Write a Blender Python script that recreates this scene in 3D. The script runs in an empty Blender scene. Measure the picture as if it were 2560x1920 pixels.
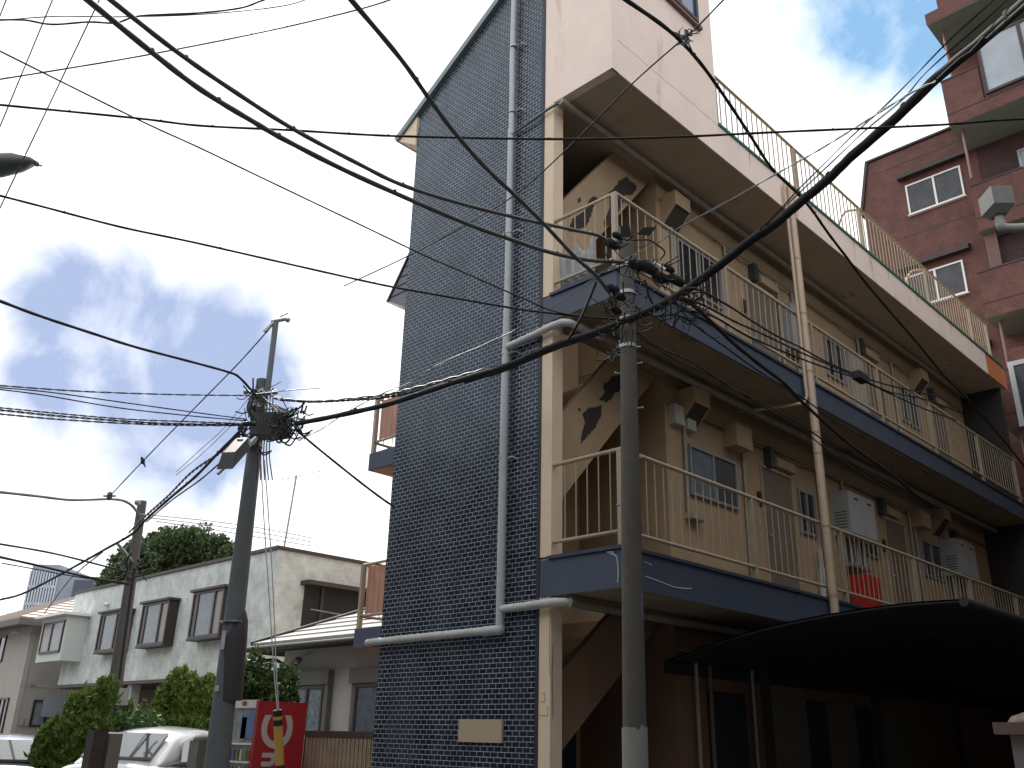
import bpy, math, random
from mathutils import Vector, Matrix, noise as mn
random.seed(7)
D2R = math.radians
scene = bpy.context.scene
# ---------------------------------------------------------------- camera
FOC = 2251.17; W0, H0 = 2560.0, 1920.0
yaw, pitch, roll = 0.78251317, 0.37645576, 0.02403591
CAM = Vector((0, 0, 1.5))
F = Vector((math.cos(yaw)*math.cos(pitch), math.sin(yaw)*math.cos(pitch), math.sin(pitch)))
_r = Vector((math.sin(yaw), -math.cos(yaw), 0)); _u = _r.cross(F)
RT = _r*math.cos(roll) + _u*math.sin(roll)
UP = _u*math.cos(roll) - _r*math.sin(roll)
cam = bpy.data.objects.new("camera", bpy.data.cameras.new("camera"))
scene.collection.objects.link(cam); scene.camera = cam
cam.data.sensor_width = 36; cam.data.lens = 36*FOC/W0; cam.data.clip_start = 0.05; cam.data.clip_end = 3000
cam.matrix_world = Matrix(((RT.x, UP.x, -F.x, CAM.x), (RT.y, UP.y, -F.y, CAM.y), (RT.z, UP.z, -F.z, CAM.z), (0, 0, 0, 1)))
# ---------------------------------------------------------------- light
SUN_EL, SUN_AZ = D2R(50.8), D2R(72.6)
sdir = Vector((math.cos(SUN_EL)*math.cos(SUN_AZ), math.cos(SUN_EL)*math.sin(SUN_AZ), math.sin(SUN_EL)))
sl = bpy.data.lights.new("sun", 'SUN'); sl.energy = 4.2; sl.angle = D2R(0.5); sl.color = (1, .95, .86)
so = bpy.data.objects.new("sun", sl); scene.collection.objects.link(so); so.location = (0, 0, 40)
so.rotation_euler = sdir.to_track_quat('Z', 'Y').to_euler()
scene.view_settings.view_transform = 'Standard'; scene.view_settings.look = 'None'
scene.view_settings.exposure = 0.0; scene.view_settings.gamma = 1

def ray(px, py): return F + RT*((px-1280)/FOC) - UP*((py-960)/FOC)
def at(px, py, d): return CAM + ray(px, py)*d          # a point a known distance away

wd = bpy.data.worlds.new("World"); scene.world = wd; wd.use_nodes = True
nt = wd.node_tree; N = nt.nodes; L = nt.links; N.clear()
wo = N.new('ShaderNodeOutputWorld'); bg = N.new('ShaderNodeBackground'); bg.inputs[1].default_value = 0.1
sky = N.new('ShaderNodeTexSky'); sky.sky_type = 'NISHITA'; sky.sun_disc = False
sky.sun_elevation = SUN_EL; sky.sun_rotation = math.pi/2 - SUN_AZ; sky.air_density = 1.0; sky.dust_density = .4; sky.ozone_density = 1.6
tc = N.new('ShaderNodeTexCoord')
nz = N.new('ShaderNodeTexNoise'); nz.inputs['Scale'].default_value = 7.5; nz.inputs['Detail'].default_value = 11; nz.inputs['Roughness'].default_value = .56; nz.inputs['Distortion'].default_value = .35
L.new(tc.outputs['Generated'], nz.inputs['Vector'])
nz2 = N.new('ShaderNodeTexNoise'); nz2.inputs['Scale'].default_value = 2.3; nz2.inputs['Detail'].default_value = 3
L.new(tc.outputs['Generated'], nz2.inputs['Vector'])
def math_node(tree, op, a, b=None, clamp=False):
    n = tree.nodes.new('ShaderNodeMath'); n.operation = op; n.use_clamp = clamp
    for i, v in enumerate((a, b)):
        if v is None: continue
        if isinstance(v, (int, float)): n.inputs[i].default_value = v
        else: tree.links.new(v, n.inputs[i])
    return n.outputs[0]
# openings in the cloud cover: direction, angular radius, strength
gaps = [((260, 800), .095, 1.05), ((430, 930), .12, 1.1), ((150, 960), .07, .85), ((500, 1010), .11, 1.2), ((520, 1080), .075, .85), ((330, 1060), .06, .75), ((560, 880), .07, .55),
        ((2230, -20), .10, 1.15), ((2330, 90), .075, 1.0), ((2100, -20), .06, .9), ((2400, 190), .05, .5), ((1960, 20), .04, .55)]
acc = None
for (px, py), rad, st in gaps:
    d = ray(px, py).normalized()
    dn = N.new('ShaderNodeVectorMath'); dn.operation = 'DISTANCE'; L.new(tc.outputs['Generated'], dn.inputs[0]); dn.inputs[1].default_value = d
    m = math_node(nt, 'MULTIPLY', math_node(nt, 'SUBTRACT', 1.0, math_node(nt, 'DIVIDE', dn.outputs['Value'], rad*1.55)), st*1.5, True)
    acc = m if acc is None else math_node(nt, 'MAXIMUM', acc, m)
nn = math_node(nt, 'MULTIPLY', math_node(nt, 'SUBTRACT', nz.outputs['Fac'], .5), 1.9)
gapm = math_node(nt, 'SUBTRACT', math_node(nt, 'ADD', math_node(nt, 'MULTIPLY', acc, 1.25), nn), .42)
gapm = math_node(nt, 'MULTIPLY', gapm, math_node(nt, 'MULTIPLY', acc, 3.0, True), True)
crmp = N.new('ShaderNodeValToRGB'); crmp.color_ramp.elements[0].position = .10; crmp.color_ramp.elements[1].position = .85
L.new(gapm, crmp.inputs[0])
# grey-blue thin cloud on the lower left, open blue on the upper right
tint = N.new('ShaderNodeMix'); tint.data_type = 'RGBA'
dr = N.new('ShaderNodeVectorMath'); dr.operation = 'DOT_PRODUCT'; L.new(tc.outputs['Generated'], dr.inputs[0]); dr.inputs[1].default_value = RT
L.new(math_node(nt, 'ADD', math_node(nt, 'MULTIPLY', dr.outputs['Value'], 3), .5, True), tint.inputs['Factor'])
mulA = N.new('ShaderNodeMix'); mulA.data_type = 'RGBA'; mulA.inputs['Factor'].default_value = .85
L.new(sky.outputs[0], mulA.inputs['A']); mulA.inputs['B'].default_value = (4.9, 5.9, 8.6, 1)
mulB = N.new('ShaderNodeMix'); mulB.data_type = 'RGBA'; mulB.inputs['Factor'].default_value = .75
L.new(sky.outputs[0], mulB.inputs['A']); mulB.inputs['B'].default_value = (3.6, 6.8, 10.5, 1)
L.new(mulA.outputs['Result'], tint.inputs['A']); L.new(mulB.outputs['Result'], tint.inputs['B'])
cl = N.new('ShaderNodeMix'); cl.data_type = 'RGBA'
L.new(crmp.outputs[0], cl.inputs['Factor'])
cb = N.new('ShaderNodeMix'); cb.data_type = 'RGBA'; L.new(nz2.outputs['Fac'], cb.inputs['Factor'])
cb.inputs['A'].default_value = (13.6, 13.9, 14.4, 1); cb.inputs['B'].default_value = (16.2, 16.3, 16.5, 1)
L.new(cb.outputs['Result'], cl.inputs['A']); L.new(tint.outputs['Result'], cl.inputs['B'])
L.new(cl.outputs['Result'], bg.inputs[0]); L.new(bg.outputs[0], wo.inputs[0])

# ---------------------------------------------------------------- materials
MATS = {}
def mat(name, col, rough=.7, metal=0, spec=.5, var=.12, vs=6, grain=0, bump=0, bs=80, emis=None, trans=0, stain=None, coat=0, alpha=1):
    if name in MATS: return MATS[name]
    m = bpy.data.materials.new(name); m.use_nodes = True; t = m.node_tree; n = t.nodes; l = t.links
    b = n['Principled BSDF']; b.inputs['Roughness'].default_value = rough; b.inputs['Metallic'].default_value = metal
    b.inputs['Specular IOR Level'].default_value = spec; b.inputs['Base Color'].default_value = (*col, 1)
    if coat: b.inputs['Coat Weight'].default_value = coat; b.inputs['Coat Roughness'].default_value = .05
    co = n.new('ShaderNodeTexCoord'); out = None
    if var or grain or stain:
        a = n.new('ShaderNodeTexNoise'); a.inputs['Scale'].default_value = vs; a.inputs['Detail'].default_value = 6; a.inputs['Roughness'].default_value = .65
        l.new(co.outputs['Object'], a.inputs['Vector'])
        f = math_node(t, 'ADD', math_node(t, 'MULTIPLY', math_node(t, 'SUBTRACT', a.outputs['Fac'], .5), var*4), 1.0)
        if grain:
            g = n.new('ShaderNodeTexNoise'); g.inputs['Scale'].default_value = 130; g.inputs['Detail'].default_value = 2
            l.new(co.outputs['Object'], g.inputs['Vector'])
            f = math_node(t, 'ADD', f, math_node(t, 'MULTIPLY', math_node(t, 'SUBTRACT', g.outputs['Fac'], .5), grain*4))
        vm = n.new('ShaderNodeVectorMath'); vm.operation = 'SCALE'; vm.inputs[0].default_value = col; l.new(f, vm.inputs['Scale'])
        out = vm.outputs[0]
        if stain:   # rust or dirt with a shape of its own
            s = n.new('ShaderNodeTexNoise'); s.inputs['Scale'].default_value = stain[1]; s.inputs['Detail'].default_value = 8; s.inputs['Roughness'].default_value = .7
            mp = n.new('ShaderNodeMapping'); mp.inputs['Scale'].default_value = stain[3] if len(stain) > 3 else (1, 1, 1)
            l.new(co.outputs['Object'], mp.inputs['Vector']); l.new(mp.outputs[0], s.inputs['Vector'])
            r = n.new('ShaderNodeValToRGB'); r.color_ramp.elements[0].position = stain[2]; r.color_ramp.elements[1].position = min(1, stain[2]+.12)
            l.new(s.outputs['Fac'], r.inputs[0])
            mx = n.new('ShaderNodeMix'); mx.data_type = 'RGBA'; l.new(r.outputs[0], mx.inputs['Factor']); l.new(out, mx.inputs['A']); mx.inputs['B'].default_value = (*stain[0], 1)
            out = mx.outputs['Result']
        l.new(out, b.inputs['Base Color'])
    if bump:
        g = n.new('ShaderNodeTexNoise'); g.inputs['Scale'].default_value = bs; g.inputs['Detail'].default_value = 4
        l.new(co.outputs['Object'], g.inputs['Vector'])
        bp = n.new('ShaderNodeBump'); bp.inputs['Strength'].default_value = bump; bp.inputs['Distance'].default_value = .01
        l.new(g.outputs['Fac'], bp.inputs['Height']); l.new(bp.outputs[0], b.inputs['Normal'])
    if emis: b.inputs['Emission Color'].default_value = (*emis[0], 1); b.inputs['Emission Strength'].default_value = emis[1]
    if trans:
        tr = n.new('ShaderNodeBsdfTranslucent'); ms = n.new('ShaderNodeMixShader'); ms.inputs[0].default_value = trans
        if out: l.new(out, tr.inputs[0])
        else: tr.inputs[0].default_value = (*col, 1)
        l.new(b.outputs[0], ms.inputs[1]); l.new(tr.outputs[0], ms.inputs[2]); l.new(ms.outputs[0], n['Material Output'].inputs[0])
    if alpha < 1: b.inputs['Alpha'].default_value = alpha
    MATS[name] = m; return m

def brick_mat(name, c1, c2, mortar, bw, rh, ms, rough, axes='yz', rvar=.15, spec=.5, bump=.3, haze=0, mort_s=0.1, dirt=0, tvar=False):
    if name in MATS: return MATS[name]
    m = bpy.data.materials.new(name); m.use_nodes = True; t = m.node_tree; n = t.nodes; l = t.links
    b = n['Principled BSDF']; co = n.new('ShaderNodeTexCoord'); sp = n.new('ShaderNodeSeparateXYZ'); cb = n.new('ShaderNodeCombineXYZ')
    l.new(co.outputs['Object'], sp.inputs[0])
    if axes == 'yz': l.new(sp.outputs['Y'], cb.inputs['X'])
    elif axes == 'xz': l.new(sp.outputs['X'], cb.inputs['X'])
    else: l.new(math_node(t, 'ADD', sp.outputs['X'], sp.outputs['Y']), cb.inputs['X'])
    l.new(sp.outputs['Z'], cb.inputs['Y'])
    br = n.new('ShaderNodeTexBrick'); br.inputs['Scale'].default_value = 1; br.inputs['Brick Width'].default_value = bw; br.inputs['Row Height'].default_value = rh
    br.inputs['Mortar Size'].default_value = ms; br.inputs['Mortar Smooth'].default_value = mort_s; br.inputs['Bias'].default_value = -.1
    br.inputs['Color1'].default_value = (*c1, 1); br.inputs['Color2'].default_value = (*c2, 1); br.inputs['Mortar'].default_value = (*mortar, 1)
    l.new(cb.outputs[0], br.inputs['Vector'])
    nz = n.new('ShaderNodeTexNoise'); nz.inputs['Scale'].default_value = 2.2; nz.inputs['Detail'].default_value = 7; nz.inputs['Roughness'].default_value = .7
    l.new(co.outputs['Object'], nz.inputs['Vector'])
    f = math_node(t, 'ADD', math_node(t, 'MULTIPLY', math_node(t, 'SUBTRACT', nz.outputs['Fac'], .5), 1.6), 1.0)
    vm = n.new('ShaderNodeVectorMath'); vm.operation = 'SCALE'; l.new(br.outputs['Color'], vm.inputs[0]); l.new(f, vm.inputs['Scale'])
    colr = vm.outputs[0]
    if tvar:   # single tiles of a lighter or browner batch, and streaks washed down the wall
        b2 = n.new('ShaderNodeTexBrick'); b2.inputs['Scale'].default_value = 1; b2.inputs['Brick Width'].default_value = bw; b2.inputs['Row Height'].default_value = rh
        b2.inputs['Mortar Size'].default_value = ms; b2.inputs['Bias'].default_value = -.55; b2.inputs['Color1'].default_value = (0, 0, 0, 1); b2.inputs['Color2'].default_value = (1, 1, 1, 1); b2.inputs['Mortar'].default_value = (0, 0, 0, 1)
        sh = n.new('ShaderNodeVectorMath'); sh.operation = 'ADD'; sh.inputs[1].default_value = (bw*40, rh*80, 0); l.new(cb.outputs[0], sh.inputs[0]); l.new(sh.outputs[0], b2.inputs['Vector'])
        mx = n.new('ShaderNodeMix'); mx.data_type = 'RGBA'; l.new(math_node(t, 'MULTIPLY', b2.outputs['Color'], .55), mx.inputs['Factor']); l.new(colr, mx.inputs['A']); mx.inputs['B'].default_value = (.028, .024, .030, 1); colr = mx.outputs['Result']
        st = n.new('ShaderNodeTexNoise'); st.inputs['Scale'].default_value = 1; st.inputs['Detail'].default_value = 6; mp = n.new('ShaderNodeMapping'); mp.inputs['Scale'].default_value = (5, 5, .35)
        l.new(co.outputs['Object'], mp.inputs['Vector']); l.new(mp.outputs[0], st.inputs['Vector']); r = n.new('ShaderNodeValToRGB'); r.color_ramp.elements[0].position = .5; r.color_ramp.elements[1].position = .72; l.new(st.outputs['Fac'], r.inputs[0])
        mx = n.new('ShaderNodeMix'); mx.data_type = 'RGBA'; l.new(math_node(t, 'MULTIPLY', r.outputs[0], .35), mx.inputs['Factor']); l.new(colr, mx.inputs['A']); mx.inputs['B'].default_value = (.040, .048, .064, 1); colr = mx.outputs['Result']
    if dirt:
        d = n.new('ShaderNodeTexNoise'); d.inputs['Scale'].default_value = 1.1; d.inputs['Detail'].default_value = 9; d.inputs['Roughness'].default_value = .62
        l.new(co.outputs['Object'], d.inputs['Vector']); r = n.new('ShaderNodeValToRGB'); r.color_ramp.elements[0].position = .52; r.color_ramp.elements[1].position = .72
        l.new(d.outputs['Fac'], r.inputs[0]); mx = n.new('ShaderNodeMix'); mx.data_type = 'RGBA'
        l.new(math_node(t, 'MULTIPLY', r.outputs[0], dirt), mx.inputs['Factor']); l.new(colr, mx.inputs['A']); mx.inputs['B'].default_value = (.10, .11, .12, 1); colr = mx.outputs['Result']
    l.new(colr, b.inputs['Base Color'])
    # gloss: mortar is rough, the tiles vary
    rr = math_node(t, 'ADD', math_node(t, 'MULTIPLY', nz.outputs['Fac'], rvar), rough-rvar/2)
    l.new(math_node(t, 'MAXIMUM', rr, math_node(t, 'MULTIPLY', br.outputs['Fac'], .8)), b.inputs['Roughness'])
    b.inputs['Specular IOR Level'].default_value = spec
    if tvar: b.inputs['Specular Tint'].default_value = (.48, .72, .92, 1)   # blue glaze
    if bump:
        bp = n.new('ShaderNodeBump'); bp.inputs['Strength'].default_value = bump; bp.inputs['Distance'].default_value = .006
        w = n.new('ShaderNodeTexNoise'); w.inputs['Scale'].default_value = 14; w.inputs['Detail'].default_value = 3; l.new(co.outputs['Object'], w.inputs['Vector'])
        l.new(math_node(t, 'ADD', math_node(t, 'SUBTRACT', 1, br.outputs['Fac']), math_node(t, 'MULTIPLY', w.outputs['Fac'], .8)), bp.inputs['Height']); l.new(bp.outputs[0], b.inputs['Normal'])
    MATS[name] = m; return m

TILE = brick_mat('navy_glazed_tile', (.004, .008, .020), (.014, .020, .036), (.48, .52, .58), .102, .0512, .0026, .28, 'yz', .18, .33, .25, dirt=.22, tvar=True)
TILE2 = brick_mat('darker_navy_tile', (.004, .006, .012), (.008, .010, .018), (.42, .43, .46), .102, .0512, .0045, .35, 'yz', .1, .2, .2)
RBRICK = brick_mat('red_brown_tile', (.120, .049, .040), (.145, .062, .050), (.10, .05, .043), .12, .065, .005, .55, 'xy', .2, .3, .2)
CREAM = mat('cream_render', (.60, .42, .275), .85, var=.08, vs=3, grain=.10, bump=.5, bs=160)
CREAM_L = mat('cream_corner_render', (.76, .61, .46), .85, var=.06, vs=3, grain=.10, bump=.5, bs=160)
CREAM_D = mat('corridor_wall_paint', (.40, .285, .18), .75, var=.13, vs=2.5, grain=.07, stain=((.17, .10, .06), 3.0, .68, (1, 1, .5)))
PINK = mat('faded_pink_render', (.84, .70, .62), .85, var=.07, vs=2, grain=.10, bump=.4, bs=140, stain=((.56, .43, .34), 1.0, .58, (2.2, 2.2, .5)))
ORANGE = mat('painted_orange_glow', (.55, .17, .06), .7, var=.08, vs=4)  # orange sun glow on the fascia end, put into the colour
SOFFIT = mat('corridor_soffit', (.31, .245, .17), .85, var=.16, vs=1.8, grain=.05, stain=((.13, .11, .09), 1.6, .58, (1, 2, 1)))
BLUE = mat('blue_fascia_paint', (.050, .068, .108), .6, var=.14, vs=2.2, grain=.05, stain=((.085, .095, .12), 1.0, .60, (3.5, 3.5, .9)))
GREENTRIM = mat('green_roof_trim', (.035, .16, .11), .6)
NAVY = mat('dark_stair_tone', (.10, .09, .11), .8, var=.15, vs=4)
PEEL = mat('exposed_dark_render', (.045, .035, .035), .95, var=.25, vs=20, bump=.6)
RAILC = mat('cream_rail_paint', (.37, .305, .22), .5, var=.12, vs=14, stain=((.16, .07, .03), 7, .66))
RAILY = mat('yellowed_rail_paint', (.36, .31, .19), .5, var=.2, vs=12)
STEEL = mat('dull_steel', (.33, .35, .37), .45, metal=.7, var=.15, vs=10)
ALU = mat('aluminium_frame', (.33, .36, .40), .4, metal=.5, var=.06)
ALUD = mat('dark_bronze_frame', (.045, .035, .032), .45, metal=.2, var=.1)
WHITEF = mat('white_window_frame', (.80, .80, .80), .4, var=.03)
GLASS = mat('window_glass', (.022, .026, .032), .07, spec=.6, var=.2, vs=1.5)
GLASSB = mat('bluish_window_glass', (.05, .10, .22), .12, spec=.6, var=.2, vs=2)
FROST = mat('frosted_glass', (.34, .38, .43), .35, var=.16, vs=2.5, grain=.05)
CURT = mat('curtained_glass', (.12, .15, .18), .2, spec=.5, var=.35, vs=9)
DOORM = mat('brown_flush_door', (.19, .15, .12), .55, var=.12, vs=5, grain=.05)
BOXM = mat('grey_meter_box', (.33, .345, .35), .5, var=.07)
CABM = mat('black_cable_sheath', (.014, .015, .017), .8, var=.15, vs=20)
CABG = mat('weathered_cable_sheath', (.095, .10, .105), .5, var=.2, vs=9)
CABW = mat('bare_steel_wire', (.30, .30, .31), .45, metal=.6)
POLE = mat('concrete_pole_grey', (.105, .118, .128), .8, var=.16, vs=5, grain=.09, bump=.3, stain=((.15, .145, .135), 1.2, .60, (3, 3, .6)))
POLEC = mat('damp_concrete', (.15, .145, .13), .85, var=.15, vs=6, grain=.10, bump=.3)
LAG = mat('white_pipe_lagging', (.50, .50, .50), .7, var=.12, vs=15, stain=((.25, .22, .19), 5, .63))
SIDING = mat('pale_green_siding', (.55, .59, .565), .75, var=.05, vs=1.2, grain=.05)
BROWNT = mat('dark_brown_trim', (.055, .042, .036), .6, var=.15)
STUCCO = mat('grey_beige_stucco', (.40, .375, .345), .9, var=.08, vs=1.5, grain=.12, bump=.5)
WSTUCCO = mat('white_stucco', (.55, .54, .50), .9, var=.06, vs=2, grain=.09, bump=.5)
DARK = mat('near_black_and_shade', (.025, .025, .028), .8)  # near-black for small parts, and the veranda's painted shade
ASPH = mat('asphalt', (.05, .05, .052), .9, var=.2, vs=3, grain=.1)

# ---------------------------------------------------------------- mesh building
COL = scene.collection
def tag(o, label=None, cat=None, group=None, kind=None):
    for k, v in (('label', label), ('category', cat), ('group', group), ('kind', kind)):
        if v: o[k] = v
    return o
def thing(name, loc, label, cat, group=None):
    o = bpy.data.objects.new(name, None); COL.objects.link(o); o.location = loc; o.empty_display_size = .2
    return tag(o, label, cat, group)
def root_loc(p):
    v = Vector((0, 0, 0))
    while p is not None: v += p.location; p = p.parent
    return v
class MB:
    def __init__(s): s.v = []; s.f = []; s.sm = []
    def add(s, vs, fs, smooth=False):
        o = len(s.v); s.v += [tuple(v) for v in vs]; s.f += [[i+o for i in f] for f in fs]; s.sm += [smooth]*len(fs); return s
    def box(s, x0, x1, y0, y1, z0, z1):
        x0, x1 = min(x0, x1), max(x0, x1); y0, y1 = min(y0, y1), max(y0, y1); z0, z1 = min(z0, z1), max(z0, z1)
        v = [(x, y, z) for x in (x0, x1) for y in (y0, y1) for z in (z0, z1)]
        return s.add(v, [(0, 1, 3, 2), (4, 6, 7, 5), (0, 4, 5, 1), (2, 3, 7, 6), (0, 2, 6, 4), (1, 5, 7, 3)])
    def hexa(s, v):   # 4 bottom then 4 top
        return s.add(v, [(3, 2, 1, 0), (4, 5, 6, 7), (0, 1, 5, 4), (1, 2, 6, 5), (2, 3, 7, 6), (3, 0, 4, 7)])
    def prism(s, pts, vec):   # polygon extruded by vec
        n = len(pts); a = [Vector(p) for p in pts]; b = [p+Vector(vec) for p in a]
        return s.add(a+b, [tuple(range(n-1, -1, -1)), tuple(range(n, 2*n))] + [(i, (i+1) % n, n+(i+1) % n, n+i) for i in range(n)])
    def tube(s, pts, r, n=8, smooth=True, caps=True):
        pts = [Vector(p) for p in pts]; k = len(pts); rs = r if isinstance(r, (list, tuple)) else [r]*k
        base = len(s.v); prev = None; vs = []
        for i, p in enumerate(pts):
            t = (pts[min(i+1, k-1)]-pts[max(i-1, 0)])
            t = t.normalized() if t.length > 1e-9 else Vector((0, 0, 1))
            if prev is None:
                a = t.cross(Vector((0, 0, 1)) if abs(t.z) < .9 else Vector((1, 0, 0))).normalized()
            else:
                a = (prev - t*prev.dot(t)); a = a.normalized() if a.length > 1e-6 else t.orthogonal().normalized()
            prev = a; b = t.cross(a)
            for j in range(n):
                q = 2*math.pi*j/n; vs.append(p + (a*math.cos(q)+b*math.sin(q))*rs[i])
        fs = [(i*n+j, i*n+(j+1) % n, (i+1)*n+(j+1) % n, (i+1)*n+j) for i in range(k-1) for j in range(n)]
        s.add(vs, fs, smooth)
        if caps: s.add(vs[:n], [tuple(range(n-1, -1, -1))]); s.add(vs[-n:], [tuple(range(n))])
        return s
    def sphere(s, c, r, n=10, m=6, sc=(1, 1, 1)):
        c = Vector(c); vs = []
        for i in range(m+1):
            th = math.pi*i/m
            for j in range(n):
                ph = 2*math.pi*j/n; vs.append(c+Vector((math.sin(th)*math.cos(ph)*sc[0], math.sin(th)*math.sin(ph)*sc[1], math.cos(th)*sc[2]))*r)
        return s.add(vs, [(i*n+j, i*n+(j+1) % n, (i+1)*n+(j+1) % n, (i+1)*n+j) for i in range(m) for j in range(n)], True)
    def build(s, name, m, parent=None, origin=None):
        off = root_loc(parent) if parent else Vector(origin or (0, 0, 0))
        me = bpy.data.meshes.new(name); me.from_pydata([(v[0]-off.x, v[1]-off.y, v[2]-off.z) for v in s.v], [], s.f)
        me.polygons.foreach_set('use_smooth', s.sm); me.materials.append(m); me.update()
        o = bpy.data.objects.new(name, me); COL.objects.link(o)
        if parent: o.parent = parent
        else: o.location = off
        return o
class Face:
    """local frame on a vertical wall: u along it, v up, w outwards"""
    def __init__(s, kind, plane): s.k = kind; s.p = plane
    def pt(s, u, v, w):
        return (u, s.p-w, v) if s.k == 'Y' else (s.p-w, u, v)
    def box(s, mb, u0, u1, v0, v1, w0, w1):
        a = s.pt(u0, v0, w0); b = s.pt(u1, v1, w1); return mb.box(a[0], b[0], a[1], b[1], a[2], b[2])
def window(fc, u0, u1, v0, v1, parent, fm=ALU, gm=GLASS, name='window', t=.035, w0=.002, w1=.045, mull=(.5,), gm2=None, sill=False):
    m = MB()
    fc.box(m, u0, u0+t, v0, v1, w0, w1); fc.box(m, u1-t, u1, v0, v1, w0, w1)
    fc.box(m, u0+t, u1-t, v1-t, v1, w0, w1-.002); fc.box(m, u0+t, u1-t, v0, v0+t, w0, w1+.002)
    for q in mull:
        c = u0+(u1-u0)*q; fc.box(m, c-t*.6, c+t*.6, v0+t, v1-t, w0+.002, w1-.006)
    o = m.build(name, fm, parent)
    es = [u0+t]+[u0+(u1-u0)*q for q in mull]+[u1-t]
    for i in range(len(es)-1):
        g = MB(); wb = max(w0, w1-.05)+.001; wp = wb+.012+.008*(i % 2); fc.box(g, es[i]+(t*.6 if i else 0), es[i+1]-(t*.6 if i < len(es)-2 else 0), v0+t, v1-t, wb, wp)
        g.build('pane', (gm2 if (gm2 and i % 2 == 0) else gm), o)
    if sill:
        s_ = MB(); fc.box(s_, u0-.03, u1+.03, v0-.03, v0, w0, w1+.04); s_.build('sill', fm, o)
    return o
def text_mesh(txt, size, M, m, parent, name='lettering', depth=.004, off=0):
    cu = bpy.data.curves.new('t', 'FONT'); cu.body = txt; cu.size = size; cu.extrude = depth; cu.offset = off; cu.align_x = 'CENTER'; cu.align_y = 'CENTER'
    o = bpy.data.objects.new('t', cu); COL.objects.link(o)
    dg = bpy.context.evaluated_depsgraph_get(); me = bpy.data.meshes.new_from_object(o.evaluated_get(dg)); bpy.data.objects.remove(o)
    me.transform(Matrix.Translation(-root_loc(parent)) @ M); me.materials.clear(); me.materials.append(m); me.name = name
    r = bpy.data.objects.new(name, me); COL.objects.link(r); r.parent = parent; return r
def spline(pts, step=8):
    """smooth curve through points"""
    P = [Vector(p) for p in pts]
    if len(P) == 2: return [P[0].lerp(P[1], i/step) for i in range(step+1)]
    o = []
    for i in range(len(P)-1):
        p0 = P[i-1] if i else P[0]*2-P[1]; p1, p2 = P[i], P[i+1]; p3 = P[i+2] if i+2 < len(P) else P[-1]*2-P[-2]
        for k in range(step):
            t = k/step; o.append(.5*((2*p1)+(p2-p0)*t+(2*p0-5*p1+4*p2-p3)*t*t+(3*p1-p0-3*p2+p3)*t**3))
    o.append(P[-1]); return o

# ---------------------------------------------------------------- ground
g = MB()
g.add([(-600, -600, 0), (900, -600, 0), (900, 900, 0), (-600, 900, 0)], [(0, 1, 2, 3)])
tag(g.build('ground', mat('ground_paving', (.15, .145, .135), .95, var=.15, vs=.4)), kind='structure')
g = MB(); g.add([(-2.2, -40, .004), (5.0, -40, .004), (5.0, 60, .004), (-2.2, 60, .004)], [(0, 1, 2, 3)])
g.add([(5.0, -2.2, .004), (60, -2.2, .004), (60, 3.0, .004), (5.0, 3.0, .004)], [(0, 1, 2, 3)])
tag(g.build('road', ASPH), kind='structure')
g = MB(); g.box(5.0, 5.15, 3.2, 60, .0, .12); g.box(5.15, 60, 3.05, 3.2, 0, .12)
tag(g.build('kerb', mat('kerb_concrete', (.3, .29, .27), .9)), kind='structure')

# ---------------------------------------------------------------- main apartment building
X0, YT, YC, YB, XE = 6.97, 6.45, 6.29, 5.35, 21.25
S1B, S1T, S2B, S2T, S3B, S3T = 2.88, 3.29, 6.0, 6.35, 9.09, 9.63
YR = 9.08
apt = thing('apartment_building', (X0, YT, 0), 'old three-storey apartment block with navy tiled end wall and cream open corridors', 'building')
FY = Face('Y', YC); FX = Face('X', X0)
# tiled end wall (mansard line at the rear)
m = MB(); prof = [(YT, 0), (YR, 0), (YR, 10.05), (9.0, 10.4), (7.24, 11.47), (YT, 11.95)]
m.prism([(X0, y, z) for y, z in prof], (.22, 0, 0)); wall = m.build('tile_wall', TILE, apt)
m = MB(); m.box(X0-.003, X0+.05, 6.785, 6.838, 4.3, 11.6); m.build('dark_tile_strip', TILE2, wall)  # narrow strip of darker tiles beside the water pipe
m = MB(); m.box(X0-.012, X0+.1, YT-.004, YT+.045, 0, 11.9); m.build('corner_bead', mat('dark_corner_bead', (.015, .018, .028), .6), wall)
# rear body + roof behind the end wall
m = MB(); m.prism([(X0+.22, y, z) for y, z in [(8.0, 0), (YR-.005, 0), (YR-.005, 9.6), (8.0, 9.6)]], (XE-X0-.24, 0, 0)); m.build('rear_wall', CREAM, apt)
m = MB(); a = Vector((X0-.07, 9.52, 10.08)); b = Vector((X0-.07, 5.9, 12.3)); n_ = Vector((0, .53, .85))
m.prism([a, b, b+n_*.10, a+n_*.10], (.45, 0, 0)); b8 = a.lerp(b, .12); m.prism([a+Vector((.45, 0, 0)), b8+Vector((.45, 0, 0)), b8+n_*.10+Vector((.45, 0, 0)), a+n_*.10+Vector((.45, 0, 0))], (XE-X0-.4, 0, 0)); m.build('roof', mat('roof_sheet_metal', (.17, .21, .22), .5, metal=.4), apt)
m = MB(); m.prism([(X0-.03, 9.50, 10.09), (X0-.03, 9.08, 10.34), (X0-.03, 9.08, 9.82)], (XE-X0, 0, 0)); m.build('eave_soffit', CREAM_L, apt)
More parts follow.
